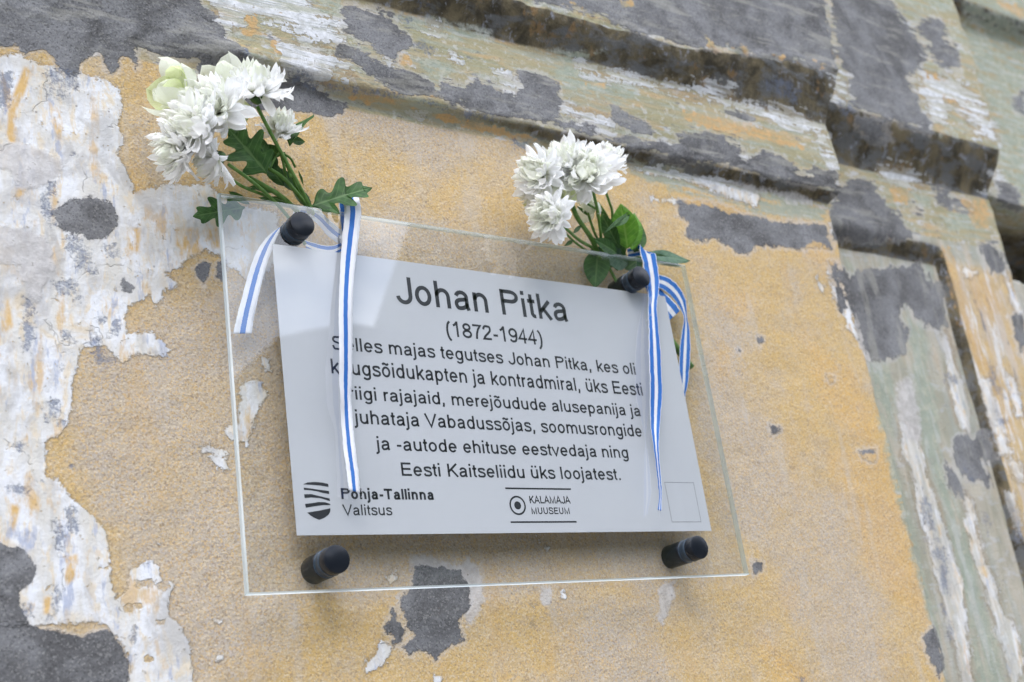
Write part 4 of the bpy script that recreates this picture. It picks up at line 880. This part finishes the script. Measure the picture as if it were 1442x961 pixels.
def chrysanth(parent, px, py, y, rad, axis, seed, full=1.0, name='chrysanthemum', openness=1.0, label=None, eye=False):
    rr = random.Random(seed); c = P(px, py, y)
    f = bpy.data.objects.new(name, None); COL.objects.link(f); f.parent = parent; f.location = c-Vector(parent.location); f.empty_display_size = .01
    if label: f['label'] = label
    B = basis(axis)
    lay = [(17, -8, 1.0), (16, 10, .98), (15, 26, .92)]
    inner = [(16, 38, .86), (15, 48, .78), (14, 57, .70), (12, 66, .60), (10, 75, .50), (8, 84, .38)]
    def M(el, L, az):
        s = rad*L; e = math.radians(el)
        return B @ Matrix.Rotation(az, 4, 'Z') @ Matrix.Translation((0, rad*.06*math.cos(e), rad*.05)) @ Matrix.Rotation(e, 4, 'X') @ Matrix.Rotation(rr.uniform(-.22,.22), 4, 'Y') @ Matrix.Diagonal((s*rr.uniform(.9,1.2), s, s, 1))
    for (n, el, L) in lay:
        a0 = rr.random()*6
        for i in range(int(n*full)):
            m = M((el+rr.uniform(-10,10))*openness, L*rr.uniform(.8,1.12), a0+2*math.pi*i/int(n*full)+rr.uniform(-.16,.16))
            o = bpy.data.objects.new('petal', rr.choice(PETS)); COL.objects.link(o); o.parent = f; o.matrix_basis = m
    if eye:
        inner = inner[:4]; V, Fc = lathe([(rad*.34, .0001), (rad*.32, rad*.09), (rad*.24, rad*.14), (rad*.10, rad*.12)], 12)
        V = [tuple(B @ Vector((v[0], v[2], v[1]))) for v in V]; o = bpy.data.objects.new('flower_eye', mesh('flower_eye', V, Fc, LIME)); COL.objects.link(o); o.parent = f
    it = []
    for (n, el, L) in inner:
        a0 = rr.random()*6
        for i in range(n): it.append((rr.choice(PETS), M(el+rr.uniform(-9,9), L*rr.uniform(.85,1.15), a0+2*math.pi*i/n+rr.uniform(-.2,.2))))
    joined('inner_petals', it, PWI, f)
    # calyx: green scales behind the head
    V, Fc = lathe([(-rad*.02, rad*.04), (-rad*.03, rad*.20), (-rad*.12, rad*.22), (-rad*.22, rad*.14), (-rad*.27, rad*.05)], 14)
    V = [(v[0], v[2], v[1]) for v in V]
    sc = []
    for k in range(3):
        for i in range(9):
            a = 2*math.pi*(i+k*.5)/9; sc.append((PETS[2], Matrix.Rotation(a, 4, 'Z') @ Matrix.Translation((0, rad*(.10+.04*k), -rad*(.24-.06*k))) @ Matrix.Rotation(math.radians(55-10*k), 4, 'X') @ Matrix.Scale(rad*.22, 4)))
    b = len(V)
    for me, m in sc:
        b = len(V); V += [tuple(m @ v.co) for v in me.vertices]; Fc += [tuple(b+i for i in p.vertices) for p in me.polygons]
    V = [tuple(B @ Vector(v)) for v in V]
    o = bpy.data.objects.new('calyx', mesh('calyx', V, Fc, CA)); COL.objects.link(o); o.parent = f
    return f
def lisianthus(parent, px, py, y, rad, axis, seed, lime=.4, n=9, name='lisianthus', label=None):
    rr = random.Random(seed); c = P(px, py, y)
    f = bpy.data.objects.new(name, None); COL.objects.link(f); f.parent = parent; f.location = c-Vector(parent.location); f.empty_display_size = .01
    if label: f['label'] = label
    B = basis(axis)
    for i in range(n):
        e = math.radians(4+66*(i/n)+rr.uniform(-8,8)); s = rad*(1.05-.40*i/n)
        m = B @ Matrix.Rotation(i*2.4+rr.uniform(-.2,.2), 4, 'Z') @ Matrix.Translation((0, rad*.03, 0)) @ Matrix.Rotation(e, 4, 'X') @ Matrix.Rotation(rr.uniform(-.2,.2), 4, 'Y') @ Matrix.Scale(s, 4)
        o = bpy.data.objects.new('petal', rr.choice(ROSEY if rr.random() < lime else ROSE)); COL.objects.link(o); o.parent = f; o.matrix_basis = m
    return f
def stem(parent, pts, r0, r1=None, mat=ST, name='stem'):
    r1 = r1 or r0; C = catmull([tuple(P(*p)) for p in pts], 6); V, Fc = [], []; m = 8
    for i, c in enumerate(C):
        tgt = Vector(C[min(i+1, len(C)-1)]-C[max(i-1, 0)]).normalized(); a = tgt.orthogonal().normalized(); b = tgt.cross(a)
        if i: a = (pa-tgt*pa.dot(tgt)).normalized(); b = tgt.cross(a)
        pa = a; r = r0+(r1-r0)*i/(len(C)-1)
        for k in range(m): an = 2*math.pi*k/m; V.append(tuple(Vector(c)+(a*math.cos(an)+b*math.sin(an))*r*(1+.12*math.cos(an*3))))
    for i in range(len(C)-1):
        for k in range(m): Fc.append((i*m+k, i*m+(k+1) % m, (i+1)*m+(k+1) % m, (i+1)*m+k))
    Fc.append(tuple(range(m-1, -1, -1))); Fc.append(tuple(range((len(C)-1)*m, len(C)*m)))
    o = bpy.data.objects.new(name, mesh(name, V, Fc, mat)); COL.objects.link(o); o.parent = parent; o.matrix_parent_inverse = Matrix.Translation(-Vector(parent.location)); return o
LOBES = {  # half outline of a leaf: (along, half width)
 'lobed': [(0,.03),(.06,.06),(.10,.20),(.16,.34),(.24,.42),(.30,.36),(.31,.22),(.36,.16),(.42,.24),(.50,.42),(.60,.52),(.66,.48),(.64,.34),(.60,.20),(.66,.17),(.76,.26),(.86,.30),(.90,.24),(.86,.13),(.93,.10),(1.0,.0)],
 'serrate': [(0,.02),(.10,.12),(.18,.22),(.24,.21),(.30,.29),(.38,.27),(.45,.34),(.52,.30),(.60,.33),(.66,.26),(.74,.26),(.80,.18),(.87,.17),(.92,.09),(1.0,.0)],
 'ovate': [(0,.02),(.08,.16),(.18,.29),(.30,.37),(.42,.40),(.54,.385),(.66,.33),(.78,.245),(.88,.14),(.95,.06),(1.0,.0)],
 'lance': [(0,.01),(.15,.05),(.35,.09),(.55,.10),(.75,.07),(.9,.03),(1,0)],
}
def leaf(parent, base, tip, wide, kind, mat, nrm, fold=.25, droop=.15, label=None, flip=1):
    """base/tip: (px, py, depth); nrm: side that faces the viewer"""
    a, b = P(*base), P(*tip); ax = b-a; Lg = ax.length; ax.normalize(); n = wdir(*nrm); n = (n-ax*n.dot(ax)).normalized(); sd = ax.cross(n)
    O = LOBES[kind]; V, Fc = [], []; m = 9
    for (t, w) in O:
        for j in range(m):
            u = j/(m-1)*2-1; au = abs(u)
            tt = t*(au)+ (t*.75+.25*t*t)*(1-au) if kind in ('lobed',) else t-(.10*(1-au)*w)
            # centre vein runs straight, edge points follow the outline
            tm = max(0, min(1, tt)); ww = w*wide*u
            z = fold*abs(ww)*.9+.035*math.sin(t*6+len(V)*.0+base[0])*au*wide-droop*tm*tm*.5+.010*math.sin(t*9+u*3)*au-.012*math.exp(-(u*6)**2)
            V.append(tuple(a+ax*(tm*Lg)+sd*(ww*Lg)+n*(z*Lg)))
    Fc = [(i*m+j, i*m+j+1, (i+1)*m+j+1, (i+1)*m+j) for i in range(len(O)-1) for j in range(m-1)]
    lm = mesh('leaf', V, Fc, mat)
    for k_, vals in (('lu', [abs(j/(m-1)*2-1) for _ in O for j in range(m)]), ('lt', [t for (t, w) in O for j in range(m)])):
        at_ = lm.attributes.new(k_, 'FLOAT', 'POINT'); at_.data.foreach_set('value', np.array(vals, np.float32))
    o = bpy.data.objects.new('leaf', lm); COL.objects.link(o); o.parent = parent; o.matrix_parent_inverse = Matrix.Translation(-Vector(parent.location))
    if label: o['label'] = label
    mod = o.modifiers.new('sub', 'SUBSURF'); mod.levels = 1; mod.render_levels = 1
    return o
bq1 = thing('flower_bouquet', tuple(P(440, 300, -.02)), 'larger bouquet of white chrysanthemums and pale green blooms above the upper left stud', 'bouquet')
lisianthus(bq1, 262, 142, -.058, .037, wdir(-.6,-.30,.75), 3, .35, 10, label='pale lime bloom behind the white heads')
lisianthus(bq1, 322, 128, -.045, .032, wdir(-.1,-.7,.6), 4, .15)
lisianthus(bq1, 345, 172, -.050, .022, wdir(-.3,-.3,.6), 5, .5, 7)
chrysanth(bq1, 362, 134, -.075, .034, wdir(.05,-.75,.35), 11)
chrysanth(bq1, 310, 160, -.080, .038, wdir(-.35,-.35,.8), 12)
chrysanth(bq1, 282, 182, -.085, .036, wdir(-.6,-.1,.75), 13)
chrysanth(bq1, 258, 210, -.070, .030, wdir(-.75,.25,.5), 14)
chrysanth(bq1, 308, 222, -.075, .025, wdir(-.85,.45,.25), 15)
chrysanth(bq1, 395, 186, -.050, .024, wdir(.1,-.6,.5), 16, .8)
for pts, r in (([(362,150,-.072),(385,195,-.062),(415,250,-.050),(437,292,-.030),(441,302,-.024)], .0019), ([(322,232,-.072),(350,252,-.058),(378,276,-.040),(405,305,-.022),(430,345,-.017)], .0017),
               ([(308,240,-.055),(340,262,-.046),(372,275,-.034),(410,290,-.022)], .0015), ([(350,250,-.045),(372,262,-.045),(400,280,-.032),(425,305,-.018)], .0024),
               ([(362,190,-.050),(372,230,-.050),(400,252,-.044),(428,285,-.028),(436,300,-.020)], .0020), ([(385,190,-.046),(398,225,-.046),(405,255,-.040),(430,290,-.024)], .0015),
               ([(400,215,-.045),(410,245,-.045),(420,268,-.034),(438,290,-.022)], .0012), ([(410,250,-.05),(407,238,-.05),(404,232,-.05)], .0020), ([(380,238,-.05),(392,217,-.052),(408,222,-.050),(416,236,-.046)], .0011)):
    stem(bq1, pts, r, r*1.05)
leaf(bq1, (376,244,-.060), (322,180,-.062), .85, 'lobed', LD, (.15,-.2,1), .2, .1)
leaf(bq1, (380,236,-.055), (362,186,-.050), .55, 'serrate', LD, (.6,-.2,.7), .2, .1)
leaf(bq1, (408,206,-.052), (436,154,-.050), .62, 'serrate', LD, (-.5,-.1,.8), .35, .25, label='upright leaf with a dark curled tip')
leaf(bq1, (410,198,-.050), (430,200,-.052), .8, 'ovate', LD, (0,-.2,.9), .2, .1)
leaf(bq1, (438,290,-.030), (524,262,-.058), .62, 'lobed', LD, (-.1,-.5,.9), .12, .06, label='large lobed leaf pointing right over the glass edge')
leaf(bq1, (450,282,-.030), (478,300,-.05), .5, 'serrate', LD, (0,-.4,.9), .1, .1)
leaf(bq1, (345,292,-.020), (272,304,-.014), .60, 'lobed', LD, (.1,-.2,1), .1, .05, label='dark leaf behind the glass corner')
leaf(bq1, (322,270,-.022), (352,288,-.020), .5, 'serrate', LD, (.1,-.2,1), .1, .05)
leaf(bq1, (412,262,-.026), (440,296,-.024), .6, 'serrate', LG, (.2,-.3,.9), .1, .05)
leaf(bq1, (352,250,-.05), (338,243,-.05), .5, 'lance', LD, (.2,-.3,.9)); leaf(bq1, (360,268,-.045), (340,262,-.04), 1.0, 'lance', LD, (.2,-.3,.9))
leaf(bq1, (395,220,-.04), (372,205,-.046), .8, 'ovate', LD, (.2,.3,.9)); leaf(bq1, (388,250,-.036), (370,212,-.036), .7, 'serrate', LD, (.3,.1,.9))
leaf(bq1, (420,292,-.026), (365,276,-.020), .35, 'serrate', LD, (.1,-.4,.9)); leaf(bq1, (420,240,-.045), (428,262,-.04), .8, 'lance', LD, (.3,.1,.9))
leaf(bq1, (400,262,-.040), (372,226,-.044), .8, 'serrate', LD, (.3,-.2,.9), .2, .15); leaf(bq1, (392,240,-.042), (352,214,-.040), .75, 'lobed', LD, (.2,.2,.9), .2, .1)
leaf(bq1, (415,270,-.034), (392,236,-.036), .7, 'serrate', LG, (-.2,-.3,.9), .2, .1); leaf(bq1, (392,270,-.030), (352,262,-.030), .45, 'serrate', LD, (0,-.4,.9), .15, .1)
bq2 = thing('flower_bouquet', tuple(P(900, 390, -.015)), 'smaller bouquet of white chrysanthemums tucked behind the top right edge of the glass', 'bouquet')
lisianthus(bq2, 786, 274, -.050, .034, wdir(-.35,.15,.9), 23, .25, 10)
lisianthus(bq2, 772, 286, -.050, .030, wdir(-.6,.3,.5), 24, .9, 6, label='lime green bloom under the white heads')
lisianthus(bq2, 832, 285, -.040, .024, wdir(-.1,.5,.6), 25, .2, 7)
chrysanth(bq2, 825, 248, -.082, .040, wdir(-.05,-.35,1), 31, eye=True)
chrysanth(bq2, 795, 235, -.070, .034, wdir(-.35,-.6,.6), 32)
chrysanth(bq2, 852, 230, -.060, .025, wdir(.35,-.7,.5), 33)
chrysanth(bq2, 780, 303, -.078, .032, wdir(-.65,.05,.8), 34, eye=True)
chrysanth(bq2, 764, 248, -.074, .033, wdir(-.6,-.25,.75), 36)
chrysanth(bq2, 755, 268, -.050, .024, wdir(-.8,-.1,.5), 35, .8)
for pts, r in (([(835,268,-.066),(842,300,-.052),(846,330,-.036),(850,360,-.018),(880,420,-.015)], .0018), ([(804,282,-.056),(812,305,-.048),(832,335,-.034),(846,365,-.018)], .0028),
               ([(795,320,-.070),(815,338,-.046),(838,352,-.024),(870,380,-.014)], .0018), ([(790,322,-.05),(808,340,-.036),(832,358,-.02)], .0013), ([(828,300,-.045),(836,325,-.036),(848,350,-.02)], .0015),
               ([(853,270,-.05),(858,285,-.046),(862,298,-.04),(862,320,-.03)], .0016), ([(842,286,-.045),(852,300,-.04),(858,312,-.03)], .0015), ([(815,280,-.05),(835,292,-.05),(850,300,-.04)], .0012),
               ([(880,400,-.014),(915,440,-.013),(945,480,-.013),(974,518,-.012)], .0040)):
    stem(bq2, pts, r, r*1.05)
leaf(bq2, (884,350,-.036), (874,286,-.050), .78, 'ovate', LB, (-.1,-.1,1), .12, .12, label='bright green rounded leaf')
leaf(bq2, (893,356,-.026), (903,312,-.034), .7, 'ovate', LD, (.3,-.1,.9), .2, .1); leaf(bq2, (850,330,-.050), (886,294,-.056), .45, 'lance', LD, (-.2,-.3,.9), .3, .2)
leaf(bq2, (862,322,-.050), (888,300,-.056), 1.6, 'lance', LD, (-.2,-.2,.9), .3, .2); leaf(bq2, (880,360,-.022), (852,318,-.030), .8, 'serrate', LD, (-.2,-.2,.9), .2, .1)
leaf(bq2, (885,372,-.018), (844,348,-.024), .9, 'ovate', LG, (-.1,-.4,.9), .15, .1); leaf(bq2, (842,352,-.016), (838,404,-.018), .75, 'ovate', LD, (-.1,0,1), .1, .1, label='leaf hanging behind the glass')
leaf(bq2, (870,372,-.012), (832,352,-.016), .9, 'serrate', LD, (0,-.3,1), .1, .05); leaf(bq2, (880,380,-.012), (905,362,-.018), 1.1, 'serrate', LD, (0,-.1,1), .1, .05)
leaf(bq2, (905,360,-.024), (976,362,-.036), .42, 'serrate', LG, (0,-.6,.9), .1, .2, label='narrow grey green leaf pointing right')
leaf(bq2, (900,356,-.024), (962,374,-.030), .30, 'serrate', LD, (0,-.3,.9), .1, .1)
leaf(bq2, (818,318,-.045), (808,328,-.05), 1.2, 'lance', LD, (0,0,1)); leaf(bq2, (808,338,-.045), (796,346,-.05), 1.2, 'lance', LD, (0,0,1)); leaf(bq2, (832,306,-.04), (812,290,-.045), .8, 'lance', LD, (0,0,1))
leaf(bq2, (848,322,-.04), (840,296,-.045), 1.2, 'lance', LD, (.2,0,1)); leaf(bq2, (850,350,-.03), (830,330,-.035), .7, 'lance', LD, (.2,0,1))

leaf(bq2, (872,350,-.030), (846,300,-.036), .6, 'serrate', LD, (-.3,-.1,.9), .25, .15); leaf(bq2, (868,356,-.034), (838,336,-.040), .6, 'ovate', LD, (-.1,-.4,.9), .25, .1)
leaf(bq2, (890,352,-.038), (896,298,-.046), .55, 'ovate', LB, (.4,-.1,.9), .25, .15)
